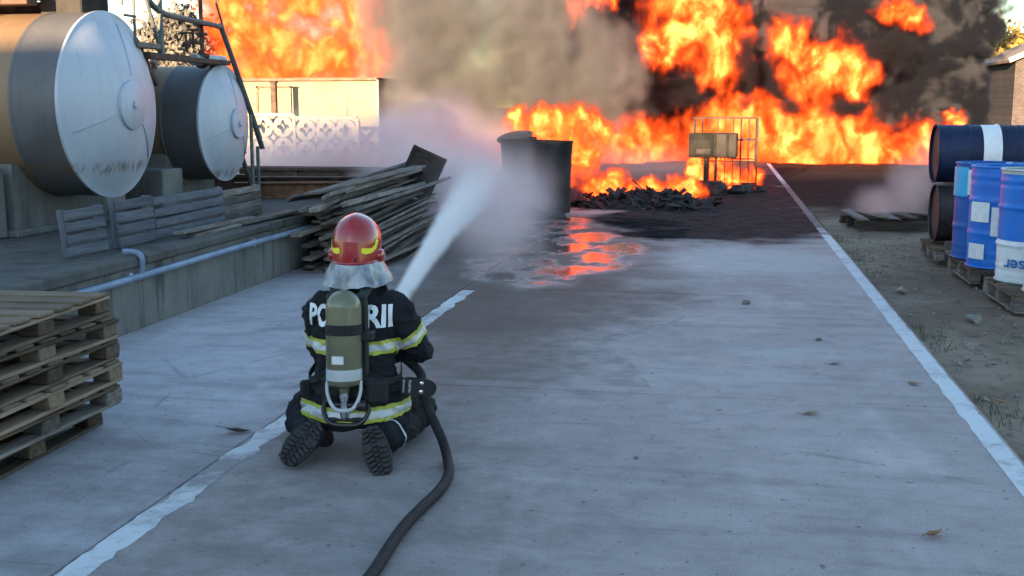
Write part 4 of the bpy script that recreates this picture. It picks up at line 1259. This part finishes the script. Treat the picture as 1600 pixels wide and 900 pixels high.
# breathing apparatus
tilt = Matrix.Translation((-.004, -.212, .36)) @ Matrix.Rotation(R(-4), 4, 'X')
bk = MB()
bk.box((0, -.135, .52), (.20, .03, .50), bev=.012); bk.box((0, -.148, .32), (.26, .035, .14), bev=.014)
bplate = bk.build('back_plate', M['blackplastic'], FF)
pr = [(.02, -.035), (.026, -.01), (.05, .0), (.075, .012), (.0825, .03), (.0835, .06)]
pr += [(.0835, .10), (.0835, .36)]
for k in range(1, 9):
    a = R(90) * k / 8; pr.append((.0835 * math.cos(a), .36 + .075 * math.sin(a)))
cyl = MB().lathe(pr, 40, tilt).build('air_cylinder', M['olivecyl'], FF, smooth=40)
MB().lathe([(.0845, .035), (.0845, .085)], 40, tilt, caps=False).build('cylinder_label', M['silvertape'], cyl, smooth=True)
vs = []; fs = []
for i in range(9):
    a = R(-118 + 40 * i / 8)
    vs += [(.0848 * math.cos(a), .0848 * math.sin(a), .112), (.0848 * math.cos(a), .0848 * math.sin(a), .148)]
    if i: fs.append((2 * i - 2, 2 * i, 2 * i + 1, 2 * i - 1))
MB().add(vs, fs, tilt).build('paper_label', M['labelwhite'], cyl, smooth=True)
MB().lathe([(.0862, .238), (.0862, .285)], 40, tilt, caps=False).build('cylinder_strap', M['strap'], cyl, smooth=True)
bx_ = MB(); bx_.box((0, 0, 0), (.075, .06, .042), bev=.006); bx_.build('strap_buckle', M['blackplastic'], FF, loc=(.098, -.165, .585))
hoop = [(-.078, 0, .03), (-.080, -.01, -.02), (-.062, -.016, -.075), (-.03, -.018, -.105), (.03, -.018, -.105), (.062, -.016, -.075), (.080, -.01, -.02), (.078, 0, .03)]
MB().tube([tuple(tilt @ p) for p in smooth_path(hoop, 5)], .0085, 8).build('guard_hoop', M['silvertape'], FF, smooth=True)
vl = MB().lathe([(.020, -.02), (.024, -.05), (.017, -.07), (.021, -.10), (.021, -.135), (.012, -.15)], 16, tilt).build('cylinder_valve', M['chrome'], FF, smooth=40)
MB().tube([tuple(tilt @ Vector(p)) for p in ((-.055, 0, -.085), (.07, 0, -.085))], .014, 10).build('valve_knob', M['blackplastic'], vl, smooth=True)
MB().lathe([(.026, -.02), (.026, .02)], 14, tilt @ Matrix.Translation((.085, 0, -.085)) @ Matrix.Rotation(R(90), 4, 'Y')).build('valve_knob', M['blackplastic'], vl, smooth=True)
MB().box((.0, -.195, .205), (.17, .055, .022), bev=.008).build('lower_bracket', M['blackplastic'], FF)
MB().tube(smooth_path([(-.085, -.17, .30), (-.11, -.20, .25), (-.075, -.225, .195), (0, -.23, .185), (.075, -.225, .195), (.11, -.20, .25), (.085, -.17, .30)], 4), .011, 8).build('lower_loop', M['blackplastic'], FF, smooth=True)
def ribbon(name, pts, w, th, mat, side=(1, 0, 0), parent=None):
    pts = smooth_path(pts, 6); vs = []; fs = []
    sd = Vector(side).normalized()
    for i, p in enumerate(pts):
        t = (pts[min(i + 1, len(pts) - 1)] - pts[max(i - 1, 0)]).normalized()
        s2 = (sd - t * sd.dot(t)).normalized(); n = t.cross(s2)
        vs += [p + s2 * w / 2 + n * th / 2, p - s2 * w / 2 + n * th / 2, p - s2 * w / 2 - n * th / 2, p + s2 * w / 2 - n * th / 2]
        if i:
            o = 4 * i
            fs += [(o - 4 + k, o - 4 + (k + 1) % 4, o + (k + 1) % 4, o + k) for k in range(4)]
    fs += [(3, 2, 1, 0), tuple(4 * (len(pts) - 1) + k for k in range(4))]
    return MB().add(vs, fs).build(name, M[mat], parent or FF, smooth=40)
for s in (-1, 1):
    ribbon('shoulder_strap', [(s * .040, -.135, .60), (s * .044, -.13, .69), (s * .075, -.068, .772), (s * .105, .05, .797), (s * .12, .14, .745), (s * .12, .20, .63), (s * .13, .215, .50), (s * .17, .18, .38)], .044, .016, 'greenstrap')
    ribbon('lower_strap', [(s * .10, -.14, .40), (s * .17, -.135, .37), (s * .225, -.02, .36), (s * .21, .10, .40)], .03, .006, 'strap', (0, 0, 1))
band('waist_belt', (0, 0, 0), (0, 0, 1), .300, .352, .008, 'strap', lambda q: (q.x / .27) ** 2 + (q.y / .23) ** 2 < 1.0)
MB().box((0, 0, 0), (.105, .05, .105), bev=.014).build('belt_pouch', M['strap'], FF, loc=(.145, -.175, .33), rot=(0, 0, R(18)))
MB().box((0, 0, 0), (.04, .05, .07), bev=.01).build('belt_pouch', M['strap'], FF, loc=(-.225, -.09, .32), rot=(0, 0, R(-58)))
# holster at the right hip with silver buckle and rivets
hol = MB(); n = 24; vs = []; fs = []
for yy in (-.014, .014):
    for k in range(n):
        a = 2 * math.pi * k / n; cxx = .045 if math.cos(a) > 0 else -.05
        vs.append((cxx + .040 * math.cos(a), yy, .040 * math.sin(a)))
fs = [tuple(range(n)), tuple(range(2 * n - 1, n - 1, -1))] + [(k, n + k, n + (k + 1) % n, (k + 1) % n) for k in range(n)]
hol = MB().add(vs, fs).build('hip_holster', M['blackplastic'], FF, loc=(.325, -.055, .325), rot=(0, R(6), R(8)))
for z in (-.02, .02):
    MB().lathe([(.010, 0), (.010, .004), (.004, .007)], 14, Matrix.Translation((.012, -.014, z)) @ Matrix.Rotation(R(90), 4, 'X')).build('rivet', M['chrome'], hol, smooth=40)
for x, w_ in ((-.075, .012), (-.045, .014)):
    MB().box((x, -.018, 0), (w_, .01, .062), bev=.003).build('buckle', M['chrome'], hol)

# boots: soles towards the camera, toes on the ground
def boot(heel, toe, nrm):
    d = (Vector(toe) - Vector(heel)).normalized(); n = Vector(nrm); n = (n - d * n.dot(d)).normalized()
    Z = -n; X = d.cross(Z)
    mt = Matrix(((X.x, d.x, Z.x, heel[0]), (X.y, d.y, Z.y, heel[1]), (X.z, d.z, Z.z, heel[2]), (0, 0, 0, 1))) @ Matrix.Diagonal((1.18, .84, 1.05, 1))
    mb = MB()
    capsule(mb, (0, .045, .05), .046, (0, .16, .05), .047); capsule(mb, (0, .15, .048), .049, (0, .228, .042), .040)
    capsule(mb, (0, .13, .062), .042, (0, .03, .11), .050); capsule(mb, (0, .03, .08), .052, (0, .015, .20), .062)
    me = remesh(mb, .007, 4, lambda p: mnoise.noise(p * 30) * .002)
    me.transform(mt); me.materials.append(M['rubber'])
    o = link('boot', me, FF)
    out = []
    for k in range(32):
        t = k / 32 * 2 * math.pi; y = .135 - .145 * math.cos(t)
        w = .040 + .013 * math.sin(min(1, max(0, (y - .02) / .22)) * math.pi) + (.004 if y > .15 else 0)
        e = (1 - abs(math.cos(t)) ** 5) ** .6
        out.append((w * e * (1 if math.sin(t) > 0 else -1), y))
    vs = [mt @ Vector((x, y, z)) for z in (-.012, .016) for x, y in out]; nn = 32
    fs = [tuple(range(nn)), tuple(range(2 * nn - 1, nn - 1, -1))] + [(k, nn + k, nn + (k + 1) % nn, (k + 1) % nn) for k in range(nn)]
    so_ = MB().add(vs, fs).build('sole', M['rubber'], o)
    lug = MB()
    for y in [.012 + .027 * k for k in range(10)]:
        w = .036 + .012 * math.sin(min(1, max(0, (y - .02) / .22)) * math.pi)
        for x in (-w * .62, w * .62):
            if .09 < y < .115: continue
            lug.box((x, y, -.018), (w * .75, .017, .014), (0, 0, R(18 if x > 0 else -18)), bev=.002)
        lug.box((0, y + .012, -.018), (w * .42, .013, .013), bev=.002)
    lg = lug.mesh('tread', M['rubber']); lg.transform(mt)
    link('tread', lg, so_)
boot((-.125, -.25, .195), (-.255, -.345, .048), (.22, -.80, .55))
boot((.125, -.255, .18), (.185, -.33, .042), (-.05, -.80, .55))
# gloved hands closed round the nozzle
JO, JT = Vector((.055, .62, .555)), Vector((.062, .92, .585))       # branchpipe axis in the figure's frame
JD = (JT - JO).normalized()
def hand(name, c, sgn, wrist):
    Y = JD; Z = Vector((0, 0, 1)); Z = (Z - Y * Z.dot(Y)).normalized(); X = Y.cross(Z)
    W = lambda x, y, z: Vector(c) + X * x + Y * y + Z * z
    mb = MB(); ra = .040
    P = lambda a, y, r: W(sgn * r * math.cos(R(a)), y, r * math.sin(R(a)))
    capsule(mb, P(10, -.030, .046), .021, P(10, .030, .046), .020); capsule(mb, P(-25, -.028, .046), .019, P(-25, .028, .046), .018)
    for y, ln, r in ((.036, 150, .0098), (.013, 165, .0102), (-.010, 158, .010), (-.032, 130, .0088)):
        for k in range(3):
            a0, a1 = -35 - ln * k / 3, -35 - ln * (k + 1) / 3
            capsule(mb, P(a0, y, ra), r, P(a1, y, ra), r * .94, 10)
    for a0, a1, y0, y1 in ((25, 62, .030, .040), (62, 100, .040, .044), (100, 128, .044, .042)):
        capsule(mb, P(a0, y0, ra + .004), .0125, P(a1, y1, ra), .0110, 10)
    capsule(mb, P(10, -.02, .048), .026, wrist, .036)
    me = remesh(mb, .0042, 3); me.materials.append(M['glove'])
    link(name, me, FF)
hand('glove', JO + JD * -.10, 1, RA[2])
hand('glove', JO + JD * .04, -1, LA[2])

# nozzle and hose
t = thing('hose_nozzle', 'black branchpipe nozzle held in the gloved hands of the firefighter', 'nozzle', (-1.66, 4.9, 0), (0, 0, R(6)))
q = JD.to_track_quat('Z', 'X').to_matrix().to_4x4(); q.translation = JO
MB().lathe([(.029, -.20), (.030, -.02), (.026, .0), (.026, .10), (.033, .11), (.034, .17)], 20, q).build('barrel', M['blackplastic'], t, smooth=40)
MB().lathe([(.034, .17), (.041, .18), (.043, .22), (.036, .225), (.030, .20)], 20, q, caps=False).build('tip', M['rubber'], t, smooth=40)
MB().lathe([(.036, -.235), (.041, -.225), (.041, -.195), (.034, -.19)], 20, q).build('coupling', M['chrome'], t, smooth=40)
hs = thing('fire_hose', 'black fire hose trailing from the firefighter over the concrete', 'hose', (0, 0, 0))
rot6 = Matrix.Translation((-1.66, 4.9, 0)) @ Matrix.Rotation(R(6), 4, 'Z')
e0 = rot6 @ (JO + JD * -.235); e1 = rot6 @ (JO + JD * -.33)
path = [e0, e1, rot6 @ Vector((.12, .22, .455)), rot6 @ Vector((.29, .07, .37)), rot6 @ Vector((.318, -.015, .30)), (-1.302, 4.90, .20), (-1.238, 4.87, .085), (-1.185, 4.76, .030), (-1.128, 4.55, .0235), (-1.118, 4.34, .0235), (-1.135, 4.15, .0235), (-1.15, 3.92, .0235), (-1.145, 3.70, .0235), (-1.135, 3.45, .0235), (-1.15, 3.1, .0235), (-1.22, 2.6, .0235), (-1.35, 1.9, .0235), (-1.3, 1.0, .0235)]
MB().tube(smooth_path(path, 6), .0225, 14).build('hose_line', M['hose'], hs, smooth=True)
cq = (Vector(path[1]) - Vector(path[0])).to_track_quat('Z', 'X').to_matrix().to_4x4(); cq.translation = e0
MB().lathe([(.034, .0), (.039, .01), (.039, .05), (.031, .06)], 16, cq).build('coupling', M['chrome'], hs, smooth=40)

# ================================================================== FIRE, SMOKE, WATER (volumes)
def blobs(p, L, k=.25):
    e = None
    for (x, y, z, rx, ry, rz) in L:
        b = 1 - ((p - (x, y, z)) * (1 / rx, 1 / ry, 1 / rz)).len()
        e = b if e is None else e.smax(b, k)
    return e
def volume(name, label, cat, lo, hi, vox, field, mat, mtx=None):
    tr = bpy.data.node_groups.new(name, 'GeometryNodeTree')
    tr.interface.new_socket('Geometry', in_out='OUTPUT', socket_type='NodeSocketGeometry')
    g = G(tr)
    out = g.n('NodeGroupOutput')
    p = V(g, g.n('GeometryNodeInputPosition').outputs[0])
    vc = g.n('GeometryNodeVolumeCube')
    g.set(vc.inputs['Density'], field(p))
    vc.inputs['Min'].default_value = lo; vc.inputs['Max'].default_value = hi
    for a, ax in enumerate('XYZ'):
        vc.inputs['Resolution ' + ax].default_value = max(2, int((hi[a] - lo[a]) / vox))
    sm = g.n('GeometryNodeSetMaterial'); sm.inputs['Material'].default_value = mat
    tr.links.new(vc.outputs[0], sm.inputs[0]); tr.links.new(sm.outputs[0], out.inputs[0])
    vo = bpy.data.volumes.new(name)
    vo.materials.append(mat)
    vo.render.step_size = vox * 1.7
    o = link(name, vo)
    if mtx is not None: o.matrix_world = mtx
    o.modifiers.new('field', 'NODES').node_group = tr
    return tag(o, label, cat, kind='stuff')
def fire_mat(name, sig, L, ramp):
    m = bpy.data.materials.new(name); m.use_nodes = True; t = m.node_tree; t.nodes.clear(); g = G(t)
    o = g.n('ShaderNodeOutputMaterial')
    d = F(g, g.n('ShaderNodeVolumeInfo').outputs['Density'])
    r = g.n('ShaderNodeValToRGB'); cr = r.color_ramp
    while len(cr.elements) < len(ramp): cr.elements.new(.5)
    for e, (q, c) in zip(cr.elements, ramp): e.position = q; e.color = (*c, 1)
    g.set(r.inputs[0], d)
    em = g.n('ShaderNodeEmission'); t.links.new(r.outputs[0], em.inputs[0]); g.set(em.inputs[1], d * (sig * L))
    ab = g.n('ShaderNodeVolumeAbsorption'); ab.inputs['Color'].default_value = (0, 0, 0, 1); g.set(ab.inputs['Density'], d * sig)
    ad = g.n('ShaderNodeAddShader'); t.links.new(em.outputs[0], ad.inputs[0]); t.links.new(ab.outputs[0], ad.inputs[1]); t.links.new(ad.outputs[0], o.inputs['Volume'])
    return m
def smoke_mat(name, sig, color, aniso=.2):
    m = bpy.data.materials.new(name); m.use_nodes = True; t = m.node_tree; t.nodes.clear(); g = G(t)
    o = g.n('ShaderNodeOutputMaterial'); pv = g.n('ShaderNodeVolumePrincipled')
    pv.inputs['Density'].default_value = sig; pv.inputs['Color'].default_value = (*color, 1); pv.inputs['Anisotropy'].default_value = aniso
    t.links.new(pv.outputs[0], o.inputs['Volume'])
    return m
RAMP = [(0.0, (.8, .055, .010)), (.2, (1.6, .13, .016)), (.42, (3.6, .27, .035)), (.68, (9.5, .62, .085)), (.86, (15, 1.25, .2)), (1, (18, 2.2, .5))]
FL = .175
MF = fire_mat('flame', 5.5, FL, RAMP)
MFl = fire_mat('orange_flame', 5.0, .125, RAMP)
MFn = fire_mat('near_flame', 11, FL, RAMP)
MS3 = smoke_mat('thin_soot_smoke', 5, (.035, .035, .042), 0)
MS2 = smoke_mat('tan_smoke', 8, (.14, .145, .175), 0)
MS = smoke_mat('soot_smoke', 12, (.036, .041, .058), 0)
MG = smoke_mat('grey_smoke', 2.0, (.30, .29, .30), .1)
MW = smoke_mat('steam', 1.3, (.97, .84, .84), .3)  # pink glow of the fire is put into the steam colour
MM = smoke_mat('spray_mist', .75, (.97, .84, .84), .3)  # spray colour also tinted pink in place of firelight
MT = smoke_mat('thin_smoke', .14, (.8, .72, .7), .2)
MJ = smoke_mat('water_spray', 1.75, (.99, .99, .99), .3)
def ffield(L, sc, sq=.72, warp=.45, off=0, gain=2.0, cut=.18, hot=None, lace=.5):
    def f(p):
        q = p * (1, .45, sq) + (off, off * .7, -off)
        w = q.noise(sc * .7, 2, .5, True) - (.5, .5, .5)
        w2 = q.noise(sc * 2.9, 4, .65, True) - (.5, .5, .5)
        pw = p + w * (warp * 2.6, warp, warp * 3.4) + w2 * (warp * 1.3, warp * .5, warp * 2.2)
        env = blobs(pw, L)
        q2 = q + w * (1.3 / sc, .5 / sc, 1.3 / sc)
        n = q2.noise(sc * 1.5, 5, .62)
        fil = (q2 + w2 * (.5 / sc, .3 / sc, .5 / sc)).noise(sc * 2.6, 5, .66)
        tex = (n * .55 + fil * .45).ss(.39, .635)
        body = ((env - cut + (n - .5) * 1.0) * gain)
        v = body.clamp() * (tex * (1 - lace * .25) + .13) + body.ss(.35, 1.3) * .22 * tex
        if hot:
            v = v + blobs(pw, hot).clamp() * tex * .8
        return v.clamp()
    return f
def sfield(L, sc, lo=.1, hi=.7, warp=1.6, off=0, amp=(.9, .5, .5)):
    def f(p):
        p = p + (off, off * .3, 0)
        w = p.noise(sc * .5, 2, .5, True) - (.5, .5, .5)
        pw = p + w * warp
        env = blobs(pw - (off, off * .3, 0), L)
        b1 = 1 - pw.voro(sc, 'SMOOTH_F1', .3); b2 = 1 - pw.voro(sc * 2.3, 'SMOOTH_F1', .3)
        b3 = (pw * 1.0).noise(sc * 3, 6, .64)
        v = env * 2 + (b1 - .5) * amp[0] + (b2 - .5) * amp[1] + (b3 - .5) * amp[2]
        return v.ss(lo, hi)
    return f
# flames roaring up behind the cream building
volume('fire', 'wall of orange flames rising behind the cream building', 'fire', (-16.5, 29.9, 1.0), (-7.6, 33.2, 7.2), .065,
       ffield([(-13.2, 31.4, 3.2, 2.2, 1.2, 1.9), (-11.0, 31.4, 3.0, 2.2, 1.2, 1.6), (-12.6, 31.4, 5.2, 2.3, 1.2, 2.6), (-10.3, 31.4, 4.6, 1.6, 1.0, 2.2), (-14.2, 31.4, 5.0, 1.1, 1, 2.6), (-9.5, 31.4, 2.9, 1.0, .9, 1.1)], 1.15, off=3.1, cut=.02, hot=[(-12.0, 31.2, 5.0, .8, .7, .7), (-13.8, 31.2, 3.8, .6, .7, 1.0)]), MFl)
# the long front of fire at the end of the road
volume('fire', 'long low front of flames across the end of the road', 'fire', (-7.5, 33.0, -.15), (8.2, 37.0, 7.0), .065,
       ffield([(-4.8, 35, .2, 2.6, 1.2, 1.15), (-2.4, 35, .3, 2.1, 1.2, 1.5), (.4, 35, .5, 1.8, 1.2, 1.9), (2.2, 35, .4, 1.8, 1.2, 1.8), (4.1, 35, .3, 1.8, 1.2, 1.35), (5.9, 35, .25, 1.3, 1.1, 1.15),
               (-1.0, 34.6, 4.6, 1.75, .9, 2.3), (-.2, 34.6, 3.4, 1.3, .8, 1.3), (-1.9, 34.6, 3.4, .8, .7, 1.2), (2.85, 34.4, 2.7, 1.55, .8, 1.15), (1.85, 34.4, 3.5, .85, .7, .9), (3.8, 34.4, 2.3, .75, .7, .75),
               (4.9, 34.6, 4.25, 1.0, .7, .5), (-4.7, 34.2, 4.4, .65, .6, .8), (-3.7, 34.2, 4.75, .7, .6, .4)], 1.2, off=0, cut=.06,
              hot=[(-.6, 34.4, 4.6, .7, .7, 1.0), (1.6, 34.8, .8, .9, .8, .8), (-1.3, 34.5, 3.9, .5, .5, .9), (3.0, 34.3, 2.9, .6, .6, .5), (4.5, 34.8, .4, .8, .8, .5)]), MF)
# flames at the burnt drums and around the cage
volume('fire', 'bright yellow flames leaping behind the two burnt drums', 'fire', (-4.3, 17.4, -.02), (-1.2, 20.2, 2.7), .036,
       ffield([(-2.35, 18.7, 1.0, .42, .4, .8), (-2.1, 18.7, 1.2, .34, .35, .6), (-2.9, 18.8, 1.25, .5, .4, .5), (-3.35, 18.8, 1.38, .35, .3, .3)], 2.6, warp=.2, off=5, cut=.02, hot=[(-2.2, 18.5, 1.1, .45, .4, .6)]), MFn)
volume('fire', 'low flames creeping over the burnt rubble', 'fire', (-2.6, 18.6, -.02), (.4, 21.6, 1.1), .034,
       ffield([(-1.9, 19.7, .12, .55, .45, .42), (-1.2, 19.9, .12, .55, .45, .34), (-.55, 20.0, .1, .35, .4, .30), (-.75, 20.9, .15, .35, .35, .3)], 3.2, warp=.14, off=8, cut=.0), MFn)
volume('fire', 'flames licking through the wire cage and cabinet stand', 'fire', (-1.3, 21.2, .0), (1.4, 23.6, 1.5), .034,
       ffield([(-.50, 22.0, .36, .22, .3, .5), (.25, 22.3, .22, .55, .35, .24), (.6, 22.5, .26, .3, .35, .24), (-.1, 22.9, .4, .4, .3, .5)], 3.2, warp=.12, off=11, cut=.0, hot=[(-.5, 21.9, .4, .2, .25, .35), (.2, 22.2, .24, .4, .25, .14)]), MFn)
volume('fire', 'single torn flame above the lying drums at the edge of the smoke', 'fire', (5.0, 30.3, .4), (7.0, 31.9, 2.2), .05,
       ffield([(6.05, 31, 1.05, .32, .3, .5), (5.8, 31, 1.45, .25, .25, .25)], 2.2, warp=.2, off=2, cut=.0), MF)
# soot-black smoke over the main fire
volume('smoke', 'dense black billowing smoke above the front of flames', 'smoke', (-7.5, 34.6, .0), (10.5, 41.5, 7.5), .085,
       sfield([(5.9, 37.8, 2.4, 2.5, 2.0, 3.6), (5.2, 38, 6.0, 4.2, 2.4, 3.4), (2.6, 38.2, 4, 3.2, 2.4, 4.5), (-1.2, 38.6, 4, 3.4, 2.4, 4.6), (-4.2, 38.6, 3.6, 3.0, 2.2, 4.2), (4.2, 36.2, 3.9, 1.9, 1.1, 1.6), (1.0, 36.5, 2.8, 1.6, 1.0, 1.1), (-1.8, 36.4, 1.9, 2.2, 1.0, .9)], .7, .12, .75, 2.0, amp=(.85, .65, 1.7)), MS)
BL = [(5.6, 37.0, 2.4, 2.4, 1.6, 3.0), (4.6, 36.8, 5.0, 3.2, 1.6, 2.4), (2.4, 37.0, 4, 2.6, 1.6, 3.2), (-1.2, 37.4, 3.4, 3.0, 1.6, 3.4), (-4.2, 37.4, 3.4, 2.6, 1.6, 3.6)]
volume('smoke', 'brownish grey puffs of smoke rolling over the black smoke', 'smoke', (-7.5, 34.8, .0), (10.0, 39.5, 7.5), .09,
       sfield(BL, .95, .45, 1.0, 1.8, off=21, amp=(1.1, .8, 2.4)), MS2)
volume('smoke', 'black smoke curling through the front of flames', 'smoke', (-6.5, 32.4, .6), (6.0, 34.6, 6.0), .07,
       sfield([(3.45, 33.6, 1.55, .75, .45, .36), (-2.3, 33.6, 1.75, 1.5, .45, .5), (.65, 33.5, 3.0, .42, .4, .9), (.7, 33.6, 1.85, .36, .36, .34), (2.0, 33.5, 1.75, .4, .4, .3), (-3.6, 33.6, 3.4, .9, .45, 1.2), (4.6, 33.6, 3.2, .9, .45, .7)], 1.5, .1, 1.4, 1.0, off=17, amp=(.6, .5, 3.0)), MS3)
# paler smoke drifting between the building and the fire
volume('smoke', 'grey-brown smoke drifting in front of the fire beside the cream building', 'smoke', (-10.5, 26.0, .0), (-1.0, 32.5, 8.0), .13,
       sfield([(-7.6, 29.5, 4.2, 2.3, 2.0, 3.8), (-5.2, 29.8, 3.6, 2.2, 2.0, 3.4), (-6.6, 29.3, 1.8, 2.0, 1.8, 1.6), (-3.6, 30.2, 2.2, 1.8, 1.5, 2.0), (-7.5, 27.7, 1.6, 1.0, .9, 1.7)], .7, -.05, 1.2, off=6, amp=(.8, .6, 2.2)), MG)
# steam and spray where the jet strikes
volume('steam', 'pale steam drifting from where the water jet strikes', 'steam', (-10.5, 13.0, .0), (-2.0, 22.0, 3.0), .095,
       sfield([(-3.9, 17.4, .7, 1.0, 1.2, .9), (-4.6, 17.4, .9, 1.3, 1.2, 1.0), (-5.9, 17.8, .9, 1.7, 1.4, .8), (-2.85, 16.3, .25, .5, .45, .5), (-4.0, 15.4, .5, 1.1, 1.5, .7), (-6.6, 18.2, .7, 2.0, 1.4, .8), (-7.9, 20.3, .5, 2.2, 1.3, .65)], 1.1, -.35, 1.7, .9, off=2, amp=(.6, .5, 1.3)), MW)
volume('steam', 'fine spray falling along the far half of the water jet', 'mist', (-5.2, 8.5, .0), (-1.2, 16.5, 1.8), .08,
       sfield([(-2.2, 11.3, .35, .45, 1.6, .45), (-2.6, 13.0, .45, .75, 1.9, .6), (-3.1, 14.6, .6, 1.1, 1.6, .7)], 1.5, -.2, 1.7, .5, off=9, amp=(.6, .5, .6)), MM)
volume('smoke', 'thin low smoke lit pink by the fire over the scorched road', 'smoke', (-6.5, 20.5, .0), (2.5, 33.0, 1.6), .14,
       sfield([(-2.5, 27, .2, 2.6, 4.5, .6), (-1.0, 25, .2, 1.6, 3.5, .5), (-4.2, 26.5, .4, 1.8, 4.0, .9)], .9, -.1, 1.5, .8, off=13, amp=(.8, .6, .6)), MT)
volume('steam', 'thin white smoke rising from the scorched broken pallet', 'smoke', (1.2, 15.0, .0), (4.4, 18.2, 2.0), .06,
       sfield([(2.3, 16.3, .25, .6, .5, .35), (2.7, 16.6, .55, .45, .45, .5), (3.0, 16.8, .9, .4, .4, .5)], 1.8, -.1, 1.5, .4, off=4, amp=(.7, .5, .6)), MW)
# the jet itself: a cone of spray along its own axis
j0 = rot6 @ (JO + JD * .225); j1 = Vector((-3.3, 16.0, .68))
jd = (j1 - j0); jl = jd.length; jd.normalize()
mx = Matrix((((jd.y), jd.x, 0, j0.x), (-jd.x, jd.y, 0, j0.y), (0, jd.z, 1, j0.z), (0, 0, 0, 1)))
def jet(p):
    x, y, z = p.sep()
    arc = (y * (jl - y)) * .0028
    q = p - V(p.g, (lambda c: (p.g.set(c.inputs[2], arc), c.outputs[0])[1])(p.g.n('ShaderNodeCombineXYZ')))
    rad = y * y * .0021 + y * .016 + .034
    rr = (q * (1, 0, 1)).len() / rad
    st = (p * (1, .10, 1)).noise(11, 4, .65); lump = (p * (1, .45, 1)).noise(2.6, 3, .6)
    e = rr + (st - .5) * 1.1 + (lump - .5) * .5
    core = e.ss(1.35, .1)
    fade = y.ss(jl - .1, jl - 9.0)
    return core * (rad * 14 + .02).pow(-1.25) * 9.0 * fade * (st.ss(.36, .62) * 1.5 + .12)
volume('water_jet', 'white jet of water spraying from the nozzle towards the burning drums', 'water jet', (-.75, .0, -.75), (.75, jl, .9), .022, jet, MJ, mx)
print('scene built', len(bpy.data.objects))
